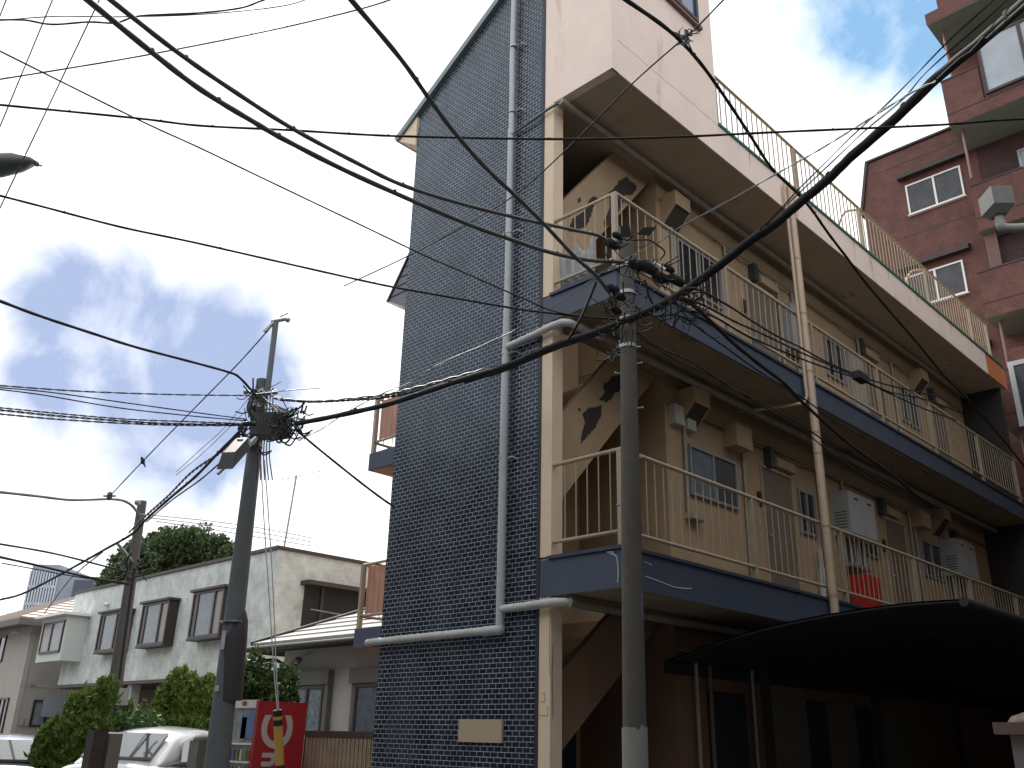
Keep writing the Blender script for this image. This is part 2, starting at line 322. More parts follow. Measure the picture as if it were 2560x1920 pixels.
# corner column
m = MB(); m.box(X0-.006, X0+.17, YC, YT-.004, 0, S1B); m.box(X0-.006, X0+.17, YC, YT-.004, S1T, S2B); m.box(X0-.006, X0+.17, YC, YT-.004, S2T, S3B); col_ = m.build('corner_column', CREAM_L, apt)
m = MB(); m.tube(spline([(X0+.03, YC-.003, 2.4), (X0+.02, YC-.003, 2.1), (X0+.035, YC-.003, 1.7)]), .003, 4); m.tube(spline([(X0-.006, 6.30, 2.75), (X0-.006, 6.305, 2.4), (X0-.006, 6.298, 2.1)]), .003, 4); m.build('crack', DARK, col_)
m = MB()
for a_, b_ in (((6.41, 1.86), (6.36, 1.86)), ((6.36, 1.86), (6.36, 1.94)), ((6.36, 1.94), (6.40, 1.94)), ((6.44, 1.74), (6.32, 1.73)), ((6.32, 1.73), (6.32, 1.82))):
    m.tube([(X0-.008, a_[0], a_[1]), (X0-.008, b_[0], b_[1])], .003, 4)
m.build('patch_outline', mat('old_filler', (.3, .22, .16), .9), col_)
# slabs
XP = 9.36; XS = 9.13
for zb, zt, nm in ((S1B, S1T, 1), (S2B, S2T, 2)):
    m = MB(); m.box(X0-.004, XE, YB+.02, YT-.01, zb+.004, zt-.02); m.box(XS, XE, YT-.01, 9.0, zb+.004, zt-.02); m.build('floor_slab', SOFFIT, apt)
    m = MB(); m.box(X0-.02, XE, YB-.004, YB+.02, zb, zt-.035); m.box(X0-.02, X0-.004, YB+.02, YC+.14, zb, zt-.035)
    fa = m.build('fascia', BLUE, apt); fa1 = fa if nm == 1 else fa1
    m = MB(); m.box(X0-.045, XE, YB-.03, YB+.08, zt-.034, zt); m.box(X0-.045, X0+.06, YB+.08, YC+.02, zt-.034, zt); m.build('slab_lip', mat('dark_blue_lip', (.03, .045, .085), .6, var=.2), fa)
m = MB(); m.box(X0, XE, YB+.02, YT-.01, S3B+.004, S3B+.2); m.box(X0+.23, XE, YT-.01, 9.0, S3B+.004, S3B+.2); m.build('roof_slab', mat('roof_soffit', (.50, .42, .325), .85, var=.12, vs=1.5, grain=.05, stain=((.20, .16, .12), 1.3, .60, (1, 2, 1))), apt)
m = MB(); m.box(X0-.002, 20.0, YB, YB+.02, S3B, S3T-.03); rf = m.build('roof_fascia', PINK, apt)
m = MB(); m.box(20.0, XE, YB, YB+.02, S3B, S3T-.03); m.build('roof_fascia', ORANGE, apt)['label'] = 'end of the roof fascia with a painted orange sun glow'
m = MB(); m.box(XP, XE, YB-.025, YB+.1, S3T-.03, S3T+.01); m.build('roof_trim', GREENTRIM, apt)
# stair head block
m = MB(); z0, z1 = S3B, 13.4
m.box(X0-.004, XP, YB-.003, YB+.12, S3T-.032, z1); m.box(X0-.004, X0+.12, YB+.12, YT-.005, z0, z1); m.box(X0-.004, X0+.12, YB-.003, YB+.12, z0, S3T-.032); m.box(XP-.12, XP, YB+.12, 7.6, S3T, z1); m.box(X0+.12, XP-.12, 7.5, 7.6, S3T, z1); m.box(X0+.12, XP-.12, YB+.12, 7.5, z1-.1, z1-.002)
sh = m.build('stair_head', PINK, apt)
fs = Face('Y', YB-.003); window(fs, 8.05, 8.93, 11.10, 12.0, sh, fm=BROWNT, gm=GLASSB, t=.05, w0=.001, w1=.07, mull=(.5,))
m = MB(); fs.box(m, 7.95, 9.03, 11.04, 11.097, .0, .06); m.build('sill', mat('rusty_sill', (.17, .10, .075), .7), sh)
# inner wall with windows and doors, ground floor wall
XS = 9.13
for za, zb_ in ((S1T, S2B), (S2T, S3B)):
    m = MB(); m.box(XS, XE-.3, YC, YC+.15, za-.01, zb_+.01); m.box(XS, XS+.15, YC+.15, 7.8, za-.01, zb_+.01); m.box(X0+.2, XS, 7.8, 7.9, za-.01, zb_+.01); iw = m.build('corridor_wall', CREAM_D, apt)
    m = MB(); m.box(XS, XE-.3, YC-.012, YC, zb_-.34, zb_+.0); m.build('wall_header', mat('header_paint', (.33, .24, .15), .8, var=.2, vs=3), iw)
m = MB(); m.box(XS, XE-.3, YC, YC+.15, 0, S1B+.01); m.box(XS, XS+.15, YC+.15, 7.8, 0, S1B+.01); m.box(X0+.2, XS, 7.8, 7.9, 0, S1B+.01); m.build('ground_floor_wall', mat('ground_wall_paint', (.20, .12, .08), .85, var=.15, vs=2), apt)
m = MB(); m.box(8.0, 9.0, 7.70, 7.797, 0, 2.0); m.build('stair_door', mat('dark_blue_door', (.03, .035, .06), .6), apt)
# end of the corridors: privacy wall of the next unit
m = MB(); m.box(XE-.3, XE-.2, YB+.1, 8.9, 0, S3B); m.build('end_wall', mat('end_wall_shade', (.03, .027, .026), .9, var=.2), apt)  # shade at the corridor ends is put into this near-black colour
# stairs: solid sloping balustrade towards the lane, treads behind it
def flight(sl, xa, za, th, ztop):
    lo, hi = X0+.175, XS-.002; f = lambda x: za+sl*(x-xa); y0, y1 = 6.50, 7.72; st = .16*math.sqrt(1+sl*sl)
    m = MB(); pts = []
    xt = min(hi, xa+(ztop-za)/sl); xu = xa+(ztop-th-za)/sl
    pts = [(lo, f(lo)), (xt, f(xt))]
    pts += ([(xt, ztop)] if f(xt) < ztop-1e-4 else []) + ([(xu, ztop)] if xu > lo else []) + [(lo, min(ztop, f(lo)+th))]
    m.prism([(x, 6.40, z) for x, z in pts], (0, .09, 0)); bal = m.build('stair_balustrade', CREAM_D, apt)
    m = MB(); n = int((xt-lo)/.23)
    m.hexa([(lo, y0, f(lo)), (xt, y0, f(xt)), (xt, y1, f(xt)), (lo, y1, f(lo)), (lo, y0, f(lo)+st), (xt, y0, f(xt)+st), (xt, y1, f(xt)+st), (lo, y1, f(lo)+st)])
    for i in range(n): x = lo+i*.23; m.box(x, x+.23, y0+.02, y1-.02, f(x)+st-.02, min(ztop, f(x+.23)+st))
    m.build('stair_flight', CREAM_D, apt)
    return bal
fl1 = flight(.807, 7.83, 1.87, .75, S1B-.005); fl1.data.materials[0] = MATS['ground_wall_paint']; fl2 = flight(1.086, 7.9, 4.67, 1.0, S2B-.005); fl3 = flight(1.23, 8.15, 7.82, 1.08, S3B-.005)
m = MB(); m.box(X0+.23, XS-.01, 7.73, 7.795, 0, S3B); bw_ = m.build('stair_back_wall', CREAM_D, apt)
for sl_, xa_, za_, th_, zt_ in ((.807, 7.83, 1.87, .5, S1B), (1.086, 7.9, 4.67, .55, S2B), (1.23, 8.15, 7.82, .5, S3B)):
    m = MB(); xx = xa_+(zt_-.02-th_-za_)/sl_; m.prism([(X0+.24, 7.725, za_+th_+sl_*(X0+.24-xa_)), (xx, 7.725, zt_-.02), (X0+.24, 7.725, zt_-.02)], (0, .004, 0)); m.build('dark_triangle', NAVY, bw_)  # dark triangles on the back wall above each flight
def bal_patch(pts, par):
    """ragged patch of fallen paint on a balustrade face"""
    out = [CAM+ray(px, py)*((6.40-CAM.y)/ray(px, py).y) for px, py in pts]
    m = MB(); c = sum(out, Vector())/len(out); fine = []
    for i, p in enumerate(out):
        q = out[(i+1) % len(out)]
        for k in range(5):
            s_ = p.lerp(q, k/5); d = (s_-c); s_ = s_+d.normalized()*random.uniform(-.022, .022) if k else s_; fine.append(Vector((s_.x, 6.397, s_.z)))
    m.prism(fine, (0, .002, 0)); m.build('peeled_patch', PEEL, par)
cz = lambda l, ox, oy, s_: [(ox+a/s_, oy+b/s_) for a, b in l]
bal_patch(cz([(760, 300), (830, 285), (855, 330), (840, 400), (770, 470), (720, 515), (650, 495), (700, 440), (690, 370)], 1300, 850, 3.318), fl2)
bal_patch(cz([(560, 570), (680, 540), (665, 650), (610, 740), (560, 800), (500, 865), (515, 760), (540, 690), (520, 610)], 1300, 850, 3.318), fl2)
bal_patch(cz([(485, 570), (505, 575), (500, 600), (480, 595)], 1300, 850, 3.318), fl2)
bal_patch(cz([(885, 130), (910, 180), (945, 190), (970, 240), (930, 290), (870, 290), (840, 380), (810, 450), (770, 520), (700, 570), (690, 520), (740, 400), (735, 270), (790, 215), (830, 170)], 1300, 400, 3.318), fl3)
bal_patch(cz([(600, 300), (640, 310), (645, 350), (600, 400), (590, 470), (540, 560), (440, 590), (400, 590), (430, 490), (540, 420), (570, 340)], 1300, 400, 3.318), fl3)
bal_patch(cz([(475, 320), (500, 315), (505, 345), (480, 350)], 1300, 400, 3.318), fl3)
# railings
def railing(za, zt, zb_, xs0, xs1, posts, side=True, rm=RAILC, pm=None, base=None):
    m = MB(); x = xs0+.15; y = YB+.03
    while x < xs1:
        if all(abs(x-p) > .04 for p in posts): m.tube([(x, y, zb_), (x, y, zt)], .0075 if side else .010, 5)
        x += .152
    if side:
        yy = YB+.17
        while yy < YC-.04: m.tube([(X0+.03, yy, zb_), (X0+.03, yy, zt)], .0075, 5); yy += .152
    r = m.build('railing', rm if side else mat('roof_bar_paint', (.30, .24, .17), .6, var=.2, vs=10), apt)
    m = MB()
    if side: m.tube([(X0+.03, YC-.0, zt), (X0+.03, y, zt), (xs1, y, zt)], .024, 8)
    else: m.tube([(xs0, y, zt), (xs1, y, zt)], .024, 8)
    m.build('top_rail', pm or rm, r)
    m = MB()
    if side: m.tube([(X0+.03, YC-.0, zb_), (X0+.03, y, zb_), (xs1, y, zb_)], .021, 8)
    else: m.tube([(xs0, y, zb_), (xs1, y, zb_)], .012, 8)
    m.build('bottom_rail', pm or rm, r)
    for p in posts:
        m = MB(); m.box(p-.028, p+.028, y-.02, y+.036, za, zt-.01); m.build('rail_post', rm, r)
    return r
railing(S1T, 4.28, 3.44, X0, XE-.35, [X0+.03, 9.52, 11.86, 14.33, 16.73, 19.15])
railing(S2T, 7.34, 6.5, X0, XE-.35, [X0+.03, 9.30, 11.65, 13.9, 16.09, 18.5, 20.7])
rr = railing(S3T, 10.5, 9.7, XP, 20.62, [XP+.03, 11.71, 14.10, 17.06, 19.48, 20.55], side=False, pm=RAILY)
for p in (14.1, 17.06):
    m = MB(); m.tube(spline([(p, YB+.05, 10.48), (p-.08, YB+.3, 10.42), (p-.12, YB+.55, 9.7)]), .02, 6); m.build('rail_brace', RAILY, rr)
# rainwater downpipes, ceiling pipes
XD = 11.22
m = MB(); m.tube([(XD, YB-.075, 2.95), (XD, YB-.075, S3T-.15)], .055, 12); m.tube(spline([(XD-.12, YB-.05, 9.5), (XD-.12, YB-.06, 8), (XD-.12, YB-.06, 6.3), (XD-.13, YB-.05, 5.97), (XD-.2, YB+.1, 5.9), (XD-.35, YC-.1, 5.93)], 6), .024, 6)
dp = m.build('downpipe', mat('cream_pipe_paint', (.52, .40, .30), .5, var=.1), apt)
m = MB()
for z in (3.3, 4.2, 5.2, 5.5, 6.4, 7.3, 8.2, 9.0): m.tube([(XD, YB-.075, z), (XD, YB-.075, z+.02)], .062, 12)
m.tube([(XD, YB-.133, 3.0), (XD+.01, YB-.133, 5.6), (XD-.01, YB-.133, 9.2)], .006, 5)
m.build('pipe_clip', RAILY, dp)
for z, y, xa in ((8.99, 6.13, X0-.06), (5.90, 6.02, 7.4), (2.80, 6.05, X0)):
    m = MB(); m.tube([(xa, y, z), (XE-.4, y, z)], .045, 10); o = m.build('ceiling_pipe', mat('grey_pipe_paint', (.27, .24, .21), .6, var=.2, vs=6), apt)
    m = MB(); m.tube([(XS, YC-.04, z-.28), (XE-.4, YC-.04, z-.28)], .012, 6); m.build('conduit', RAILC, o)
# fittings per corridor
def door(u0, u1, v0, v1, par):
    m = MB(); FY.box(m, u0-.04, u0, v0, v1+.04, -.02, .03); FY.box(m, u1, u1+.04, v0, v1+.04, -.02, .03); FY.box(m, u0, u1, v1, v1+.04, -.02, .028)
    d = m.build('door', mat('tan_door_frame', (.42, .33, .23), .6, var=.1), par)
    m = MB(); FY.box(m, u0, u1, v0, v1, -.02, .008); m.build('door_leaf', DOORM, d)
    m = MB(); FY.box(m, u0+.05, u0+.09, v0+.92, v0+1.04, .008, .02); h = FY.pt(u0+.07, v0+.98, .045); m.sphere(h, .025, 8, 5); m.build('handle', STEEL, d)
    m = MB(); FY.box(m, u0-.16, u0-.08, v0+.95+.42, v0+1.08+.5, 0, .03); m.build('door_bell', DARK, d)
for fl_, (zw0, zw1, zf) in enumerate(((4.48, 5.16, S1T), (7.5, 8.24, S2T))):
    W = [(9.6, 10.75), (12.52, 13.02), (14.78, 15.26), (17.2, 18.15)] if fl_ == 0 else [(9.56, 10.7), (13.25, 13.6), (14.05, 14.75), (17.17, 18.1)]
    for i, (a_, b_) in enumerate(W):
        window(FY, a_, b_, zw0, zw1, apt, gm=GLASS, gm2=CURT if (i == 0 and fl_ == 0) else None, mull=(.5,))
    for a_, b_ in ((11.48, 12.33), (15.65, 16.5), (18.9, 19.7)): door(a_, b_, zf, zf+1.98, apt)
    # slanted extractor hoods
    for hx in ((9.42, 17.9) if fl_ == 0 else (9.22, 17.9)):
        hz = zf+2.05 if fl_ == 0 else zf+1.9
        m = MB(); w_ = .36; t_ = .012; yo = YC-.27
        for xx in (hx, hx+w_):   # side cheeks
            m.prism([(xx, YC, hz), (xx, yo, hz+.30), (xx, yo, hz+.52), (xx, YC, hz+.52)], (t_, 0, 0))
        m.box(hx+t_, hx+w_, yo, YC, hz+.52-t_, hz+.52); m.box(hx+t_, hx+w_, yo, yo+t_, hz+.30, hz+.52-t_)
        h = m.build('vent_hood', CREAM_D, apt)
        m = MB(); m.prism([(hx+t_+.002, YC-.012, hz+.03), (hx+t_+.002, yo+t_+.004, hz+.315), (hx+t_+.002, yo+t_+.004, hz+.33), (hx+t_+.002, YC-.012, hz+.06)], (w_-t_-.004, 0, 0)); m.build('hood_shade_panel', mat('painted_hood_shade', (.05, .042, .036), .9), h)  # dark panel fills the hood mouth; its colour paints the shade inside
    # boxed water heater covers
    for bx in ((10.50, 16.9) if fl_ == 0 else ()):
        m = MB(); m.box(bx, bx+.42, YC-.22, YC, zf+2.04, zf+2.36); m.build('duct_box', CREAM_D, apt)
    for bx in (11.55, 15.4, 18.8):   # corridor lamps
        m = MB(); m.box(bx+.3, bx+.85, YC-.09, YC, zf+2.06, zf+2.2); lb = m.build('lamp_box', mat('lamp_box_cream', (.42, .34, .2), .6), apt)
        m = MB(); m.box(bx+.05, bx+.17, YC-.12, YC, zf+2.0, zf+2.3); m.build('meter', mat('black_meter', (.05, .055, .065), .3), lb)
    for px_ in ((9.5, 10.95, 13.2, 14.05, 16.75, 16.95, 18.5) if fl_ == 0 else (9.42, 10.85, 12.45, 12.95, 15.45, 16.95)):
        m = MB(); zt_ = zf+2.3; m.tube([(px_, YC-.04, zf+.3 if px_ > 10 else zf+.9), (px_, YC-.04, zt_)], .024, 8)
        if px_ in (9.5, 9.42): m.box(px_-.03, px_+.28, YC-.12, YC, zf+.85, zf+.93)
        m.build('wall_pipe', mat('grey_wall_pipe', (.31, .29, .26), .55, var=.15, vs=8), apt)
    m = MB()
    for k in range(9):
        a0 = 9.3+k*1.3; m.tube(spline([(a0, YC-.03, zf+2.3), (a0+.5, YC-.03, zf+2.3-.06*random.random()), (a0+1.3, YC-.03, zf+2.28)]), .007, 5)
    m.build('wall_cable', CABM, apt)
# grey meter cabinets on the middle corridor
for cx_, n_ in ((13.62, 2), (18.25, 2)):
    m = MB(); m.box(cx_, cx_+.98, YC-.3, YC, 4.62, 5.32); mc = m.build('meter_cabinet', BOXM, apt)
    for k in range(2):
        m = MB(); m.box(cx_+.02+k*.48, cx_+.48+k*.48, YC-.312, YC-.301, 4.64, 5.30); d_ = m.build('cabinet_door', mat('cabinet_door_grey', (.38, .395, .41), .45, var=.05), mc)
        m = MB(); m.box(cx_+.2+k*.48, cx_+.36+k*.48, YC-.316, YC-.313, 5.2, 5.23); m.build('vent_slot', DARK, d_)
    m = MB(); m.box(cx_+.1, cx_+.9, YC-.2, YC-.02, 4.15, 4.2)
    for k in range(4): m.tube([(cx_+.15+k*.22, YC-.1, 4.2), (cx_+.15+k*.22, YC-.1, 4.62)], .03, 6)
    m.build('meter_pipework', STEEL, mc)
    m = MB()
    for k in range(6): m.box(cx_-.003, cx_-.001, YC-.26, YC-.06, 4.72+k*.05, 4.735+k*.05)
    m.build('side_louvre', DARK, mc)
m = MB(); m.box(9.22, 9.44, YC-.1, YC, 5.34, 5.6); m.box(9.5, 9.7, YC-.1, YC, 5.33, 5.58); m.build('switch_box', mat('pale_switch_box', (.48, .47, .42), .6, var=.1), apt)
m = MB(); m.box(12.5, 12.95, YC-.22, YC, 7.45, 8.25); m.build('heater_unit', mat('heater_grey', (.32, .33, .33), .5), apt)
m = MB(); m.box(14.85, 15.35, YC-.12, YC, 7.0, 8.22); m.build('louvred_panel', mat('louvre_grey', (.34, .33, .29), .6), apt)
# rear balconies seen past the tiled wall
for zs, zt_ in ((2.76, 3.57), (5.07, 5.87)):
    m = MB(); m.box(X0+.01, 9.4, YR-.1, 9.64, zs-.235, zs); rb = m.build('rear_balcony', BLUE, apt)
    m = MB(); m.box(X0+.03, 9.38, YR-.1, 9.62, zs-.24, zs-.236); m.build('balcony_soffit', mat('salmon_soffit', (.42, .22, .15), .8), rb)
    m = MB(); zm = zs+.16
    m.tube([(X0+.04, YR+.0, zt_), (X0+.04, 9.60, zt_), (9.3, 9.60, zt_)], .02, 8); m.tube([(X0+.04, YR, zm), (X0+.04, 9.60, zm), (9.3, 9.60, zm)], .02, 8)
    m.box(X0+.02, X0+.075, 9.575, 9.625, zs, zt_)
    for k in range(5): y = YR+.05+k*.11; m.tube([(X0+.04, y, zm), (X0+.04, y, zt_)], .006, 5)
    for k in range(14): x = X0+.2+k*.15; m.tube([(x, 9.60, zm), (x, 9.60, zt_)], .006, 5)
    m.build('balcony_rail', RAILC, rb)
    m = MB(); m.box(X0+.09, X0+.10, YR, 9.56, zm+.02, zt_-.03); m.build('rail_panel', mat('peach_panel', (.66, .43, .35), .6, trans=.45), rb)
    if zs > 4: m = MB(); m.box(7.5, 7.8, YR+.02, YR+.3, zs+.1, zs+.62); m.build('outdoor_unit', BOXM, rb)
m = MB(); m.prism([(X0+.02, 9.49, 7.34), (X0+.02, 9.07, 7.92), (X0+.02, 9.07, 7.1), (X0+.02, 9.45, 7.30)], (8, 0, 0)); aw = m.build('rear_awning', mat('slate_metal', (.10, .11, .13), .45, metal=.3), apt); m = MB(); m.prism([(X0+.01, 9.48, 7.30), (X0+.01, 9.07, 7.085), (X0+.01, 9.07, 7.095), (X0+.01, 9.48, 7.33)], (8, 0, 0)); m.build('awning_soffit', CREAM_L, aw); m = MB()
for k in range(4): z = 7.38+k*.13; m.box(X0+.012, X0+.02, 9.07, 9.47-(z-7.34)*.72, z, z+.01)
m.build('cladding_joint', DARK, aw)
m = MB(); a = Vector((X0, 9.52, 7.33)); b = Vector((X0, 9.07, 7.97)); n_ = Vector((0, .82, .57))
m.prism([a, b, b+n_*.02, a+n_*.02], (8.05, 0, 0))
for k in range(20): m.prism([a+n_*.02+Vector((.15+k*.4, 0, 0)), b+n_*.02+Vector((.15+k*.4, 0, 0)), b+n_*.05+Vector((.15+k*.4, 0, 0)), a+n_*.05+Vector((.15+k*.4, 0, 0))], (.02, 0, 0))
m.build('awning_roof', mat('slate_metal', (.10, .11, .13), .45, metal=.3), aw)
# water pipe with white lagging on the tiled wall
m = MB(); xp_ = X0-.075; yv = 6.97
m.tube([(xp_, yv+.03, 11.8), (xp_, yv+.03, 10.2), (xp_, yv+.005, 8.9)], .038, 10); m.tube([(xp_, yv+.02, 9.0), (xp_, yv, 6.9), (xp_, yv, 5.2), (xp_, yv-.02, 2.6)], [.040, .042, .047, .046], 10)
m.sphere((xp_, yv-.02, 2.58), .058, 12, 8); m.tube([(xp_, yv-.02, 2.58), (xp_, 7.2, 2.575)], .052, 10)
wp = m.build('water_pipe', mat('grey_white_pipe', (.43, .45, .47), .5, var=.1, vs=8, stain=((.25, .25, .25), 6, .66)), apt)
def lagged(a, b, r, par, n=46):
    a, b = Vector(a), Vector(b); m = MB(); pts = []; rs = []
    for i in range(n*3+1):
        t = i/(n*3); pts.append(a.lerp(b, t)); rs.append(r*(1.12 if i % 3 == 1 else .9)*random.uniform(.93, 1.07))
    m.tube(pts, rs, 9); return m.build('lagging', LAG, par)
lagged((xp_-.01, 7.0, 2.58), (xp_-.01, 9.22, 2.565), .042, wp, 60)
lagged((xp_, 6.93, 2.79), (xp_, 6.3, 2.80), .042, wp, 16)
m = MB(); m.tube([(xp_-.01, 9.21, 2.565), (xp_+.03, 9.26, 2.565), (xp_+.15, 9.27, 2.565)], .045, 10); m.build('pipe_bend', LAG, wp); m = MB(); m.tube([(xp_, 6.31, 2.80), (xp_, 6.16, 2.80), (xp_+.05, 6.10, 2.80), (7.6, 6.05, 2.80)], .045, 10); m.build('pipe_bend', LAG, wp)
lagged((xp_, 6.94, 5.84), (xp_, 6.20, 5.89), .042, wp, 16); m = MB(); m.tube([(xp_, 6.21, 5.89), (xp_, 6.09, 5.89), (xp_+.06, 6.03, 5.89), (7.5, 6.02, 5.90)], .045, 10); m.build('pipe_bend', LAG, wp)
m = MB(); m.tube([(xp_+.02, yv-.03, 8.93), (xp_+.02, 6.35, 8.98), (X0-.05, 6.13, 8.99)], .018, 7); m.build('branch_pipe', mat('dark_grey_pipe', (.09, .12, .15), .5), wp)
for z in (4.45, 5.75, 7.4, 9.25, 10.35):
    m = MB(); m.tube([(xp_, yv, z), (xp_+.03, yv-.12, z+.02), (X0, yv-.15, z)], .01, 6); m.tube([(xp_, yv+.005, z), (xp_, yv+.005, z+.03)], .05, 10); m.build('pipe_bracket', STEEL, wp)
# blank board fixed to the tiled wall
m = MB(); m.box(X0-.03, X0-.002, 6.93, 7.58, 1.47, 1.695); bd = m.build('blank_signboard', mat('tan_board', (.42, .345, .24), .6, var=.05, grain=.06), apt); 
m = MB()
for y in (6.96, 7.55):
    for z in (1.5, 1.67): m.sphere((X0-.031, y, z), .006, 6, 4)
m.build('screw', STEEL, bd)
# rust runs below the railing feet
m = MB(); rnd = random.Random(12)
for zt_ in (S1T-.04, S2T-.04):
    for p in (7.6, 9.52, 10.3, 11.86, 13.2, 14.33, 15.4, 16.73, 18.6):
        for k in range(2):
            x = p+rnd.uniform(-.12, .12); ln = rnd.uniform(.06, .24); w = rnd.uniform(.004, .010)
            m.prism([(x-w, YB-.006, zt_), (x+w, YB-.006, zt_), (x+w*.3, YB-.006, zt_-ln), (x-w*.3, YB-.006, zt_-ln)], (0, .0015, 0))
m.build('rust_run', mat('rust_run', (.11, .06, .04), .9, var=.3, vs=20), fa1)
m = MB()
for p in (10.2, 12.1, 13.6, 15.0, 16.3, 18.0, 19.2):
    ln = rnd.uniform(.1, .4); w = rnd.uniform(.006, .014); m.prism([(p-w, YB-.002, S3T-.03), (p+w, YB-.002, S3T-.03), (p+w*.3, YB-.002, S3T-.03-ln), (p-w*.3, YB-.002, S3T-.03-ln)], (0, .0015, 0))
m.build('dirt_run', mat('dirt_run', (.36, .27, .21), .9, var=.2, vs=20), rf)
# white filler streaks on the lower blue fascia
m = MB(); WS = mat('white_filler', (.42, .45, .52), .8, var=.2)
m.tube(spline([(X0-.021, 5.50, 3.22), (X0-.021, 5.42, 3.18), (X0-.021, 5.40, 3.05), (X0-.021, 5.41, 2.93)]), .009, 5)
m.tube(spline([(X0-.021, 5.53, 3.235), (X0-.021, 5.45, 3.225)]), .012, 5)
m.tube(spline([(7.3, YB-.005, 3.03), (7.55, YB-.005, 3.01), (7.75, YB-.005, 2.99), (7.9, YB-.005, 2.99), (8.1, YB-.005, 3.01)]), .007, 5); m.tube(spline([(7.3, YB-.005, 3.17), (7.42, YB-.005, 3.16)]), .006, 5)
m.build('filler_streak', WS, fa1)

# ---------------------------------------------------------------- unseen house-shaped blocks added to darken the lower floors
OPW = mat('added_block_grey', (.13, .125, .12), .85, var=.1, vs=1)
nh = thing('added_lane_block', (14, -8, 0), 'dark unseen block added across the lane to shade the lower floors', 'house')
m = MB(); m.box(-3.0, 13, -12, -1.7, 0, 8.8); m.box(13, 40, -12, 1.7, 0, 10.5); m.build('wall', OPW, nh)
m = MB(); m.box(-3.2, 12.99, -12.2, -1.55, 8.802, 9.0); m.box(12.8, 40.2, -12.2, 1.85, 10.502, 10.7); m.build('roof', BROWNT, nh)
for k in range(3):
    for z in (1.2, 4.2, 7.2):
        m = MB(); m.box(.8+k*3.6, 2.4+k*3.6, -1.7, -1.66, z, z+1.2); m.build('window', GLASS, nh)
nh2 = thing('added_street_block', (-9, 12, 0), 'dark unseen block added across the street to shade the tiled wall', 'house')
m = MB(); m.box(-16, -4.2, -2.0, 34, 0, 9.5); m.build('wall', OPW, nh2)
m = MB(); m.box(-16.2, -4.0, -2.2, 34.2, 9.502, 9.7); m.build('roof', BROWNT, nh2)
for k in range(9):
    for z in (1.2, 4.4):
        m = MB(); m.box(-4.2, -4.16, k*3.6, 1.6+k*3.6, z, z+1.2); m.build('window', GLASS, nh2)

# ---------------------------------------------------------------- small things kept in the corridors
m = MB(); n = 14; vs = []; random.seed(3)
for j in range(9):
    for i in range(n): vs.append((X0+.07+.018*math.sin(i*2.1+j*.4)+random.uniform(-.004, .004), 5.72+.52*i/(n-1), 6.42+.56*(j/8)*(1-.35*abs(math.sin(i*.45))) ))
m.add(vs, [(j*n+i, j*n+i+1, (j+1)*n+i+1, (j+1)*n+i) for j in range(8) for i in range(n-1)], True)
o = m.build('plastic_sheet', mat('grey_plastic_sheet', (.42, .43, .44), .45, var=.3, vs=12, trans=.25), None, (X0+.07, 5.9, 6.36))
sm_ = o.modifiers.new('s', 'SOLIDIFY'); sm_.thickness = .004
tag(o, 'crumpled grey translucent sheet hung behind the top corridor corner railing', 'plastic sheet')
m = MB(); m.box(13.62, 14.12, 5.85, 6.1, S1T, 3.98); rc = m.build('locker', mat('red_locker_paint', (.45, .02, .018), .45, var=.06), None, (13.9, 6.0, S1T))
tag(rc, 'bright red cabinet standing on the middle corridor behind the railing', 'cabinet')
m = MB(); m.tube([(12.95, YC-.05, S1T+.3), (12.93, YC-.08, S1T+.72)], .05, 10); m.tube([(12.93, YC-.08, S1T+.72), (12.93, YC-.08, S1T+1.0)], .035, 8)
o = m.build('umbrella', mat('clear_white_plastic', (.55, .57, .58), .4), None, (12.95, YC-.05, S1T+.3)); tag(o, 'furled white plastic umbrella hung by the middle corridor door', 'umbrella')

# ---------------------------------------------------------------- carport canopy on the lane side
cp = thing('carport', (9.6, 4.4, 0), 'dark curved polycarbonate carport roof in front of the ground floor', 'carport')
arch = [(6.28, 2.375), (5.95, 2.46), (5.64, 2.54), (5.03, 2.66), (4.3, 2.75), (3.52, 2.80), (2.95, 2.795)]
arch = [(v.x, v.y) for v in spline([Vector((a, b, 0)) for a, b in arch], 3)]
m = MB(); xa, xb = 8.9, 22.0; vs = [(x, y, z) for (y, z) in arch for x in (xa, xb)]
k = len(arch); vs2 = [(x, y, z+.006) for (y, z) in arch for x in (xa, xb)]
m.add(vs, [(2*i, 2*i+1, 2*i+3, 2*i+2) for i in range(k-1)], True); m.add(vs2, [(2*i+2, 2*i+3, 2*i+1, 2*i) for i in range(k-1)], True)
m.build('roof_sheet', mat('smoked_polycarbonate', (.022, .023, .030), .6, var=.3, vs=3, stain=((.09, .085, .07), 1.3, .63, (1, 5, 1))), cp)
CB = mat('black_carport_frame', (.022, .022, .026), .6)
for i in range(7):
    x = xa+.02+i*2.05; m = MB(); m.tube([(x, y, z-.016) for y, z in arch], .014, 6); m.build('rib', CB, cp)
m = MB(); m.box(xa, xb, arch[0][0]-.04, arch[0][0]+.004, 2.25, 2.365); m.build('wall_beam', CB, cp)
m = MB(); m.tube([(xa-.02, 2.93, 2.77), (xb, 2.93, 2.77)], .045, 8); m.build('gutter', CB, cp)
for x in (10.4, 13.5, 16.6): m = MB(); m.box(x, x+.09, 5.85, 5.94, 0, 2.46); m.build('post', ALUD, cp)
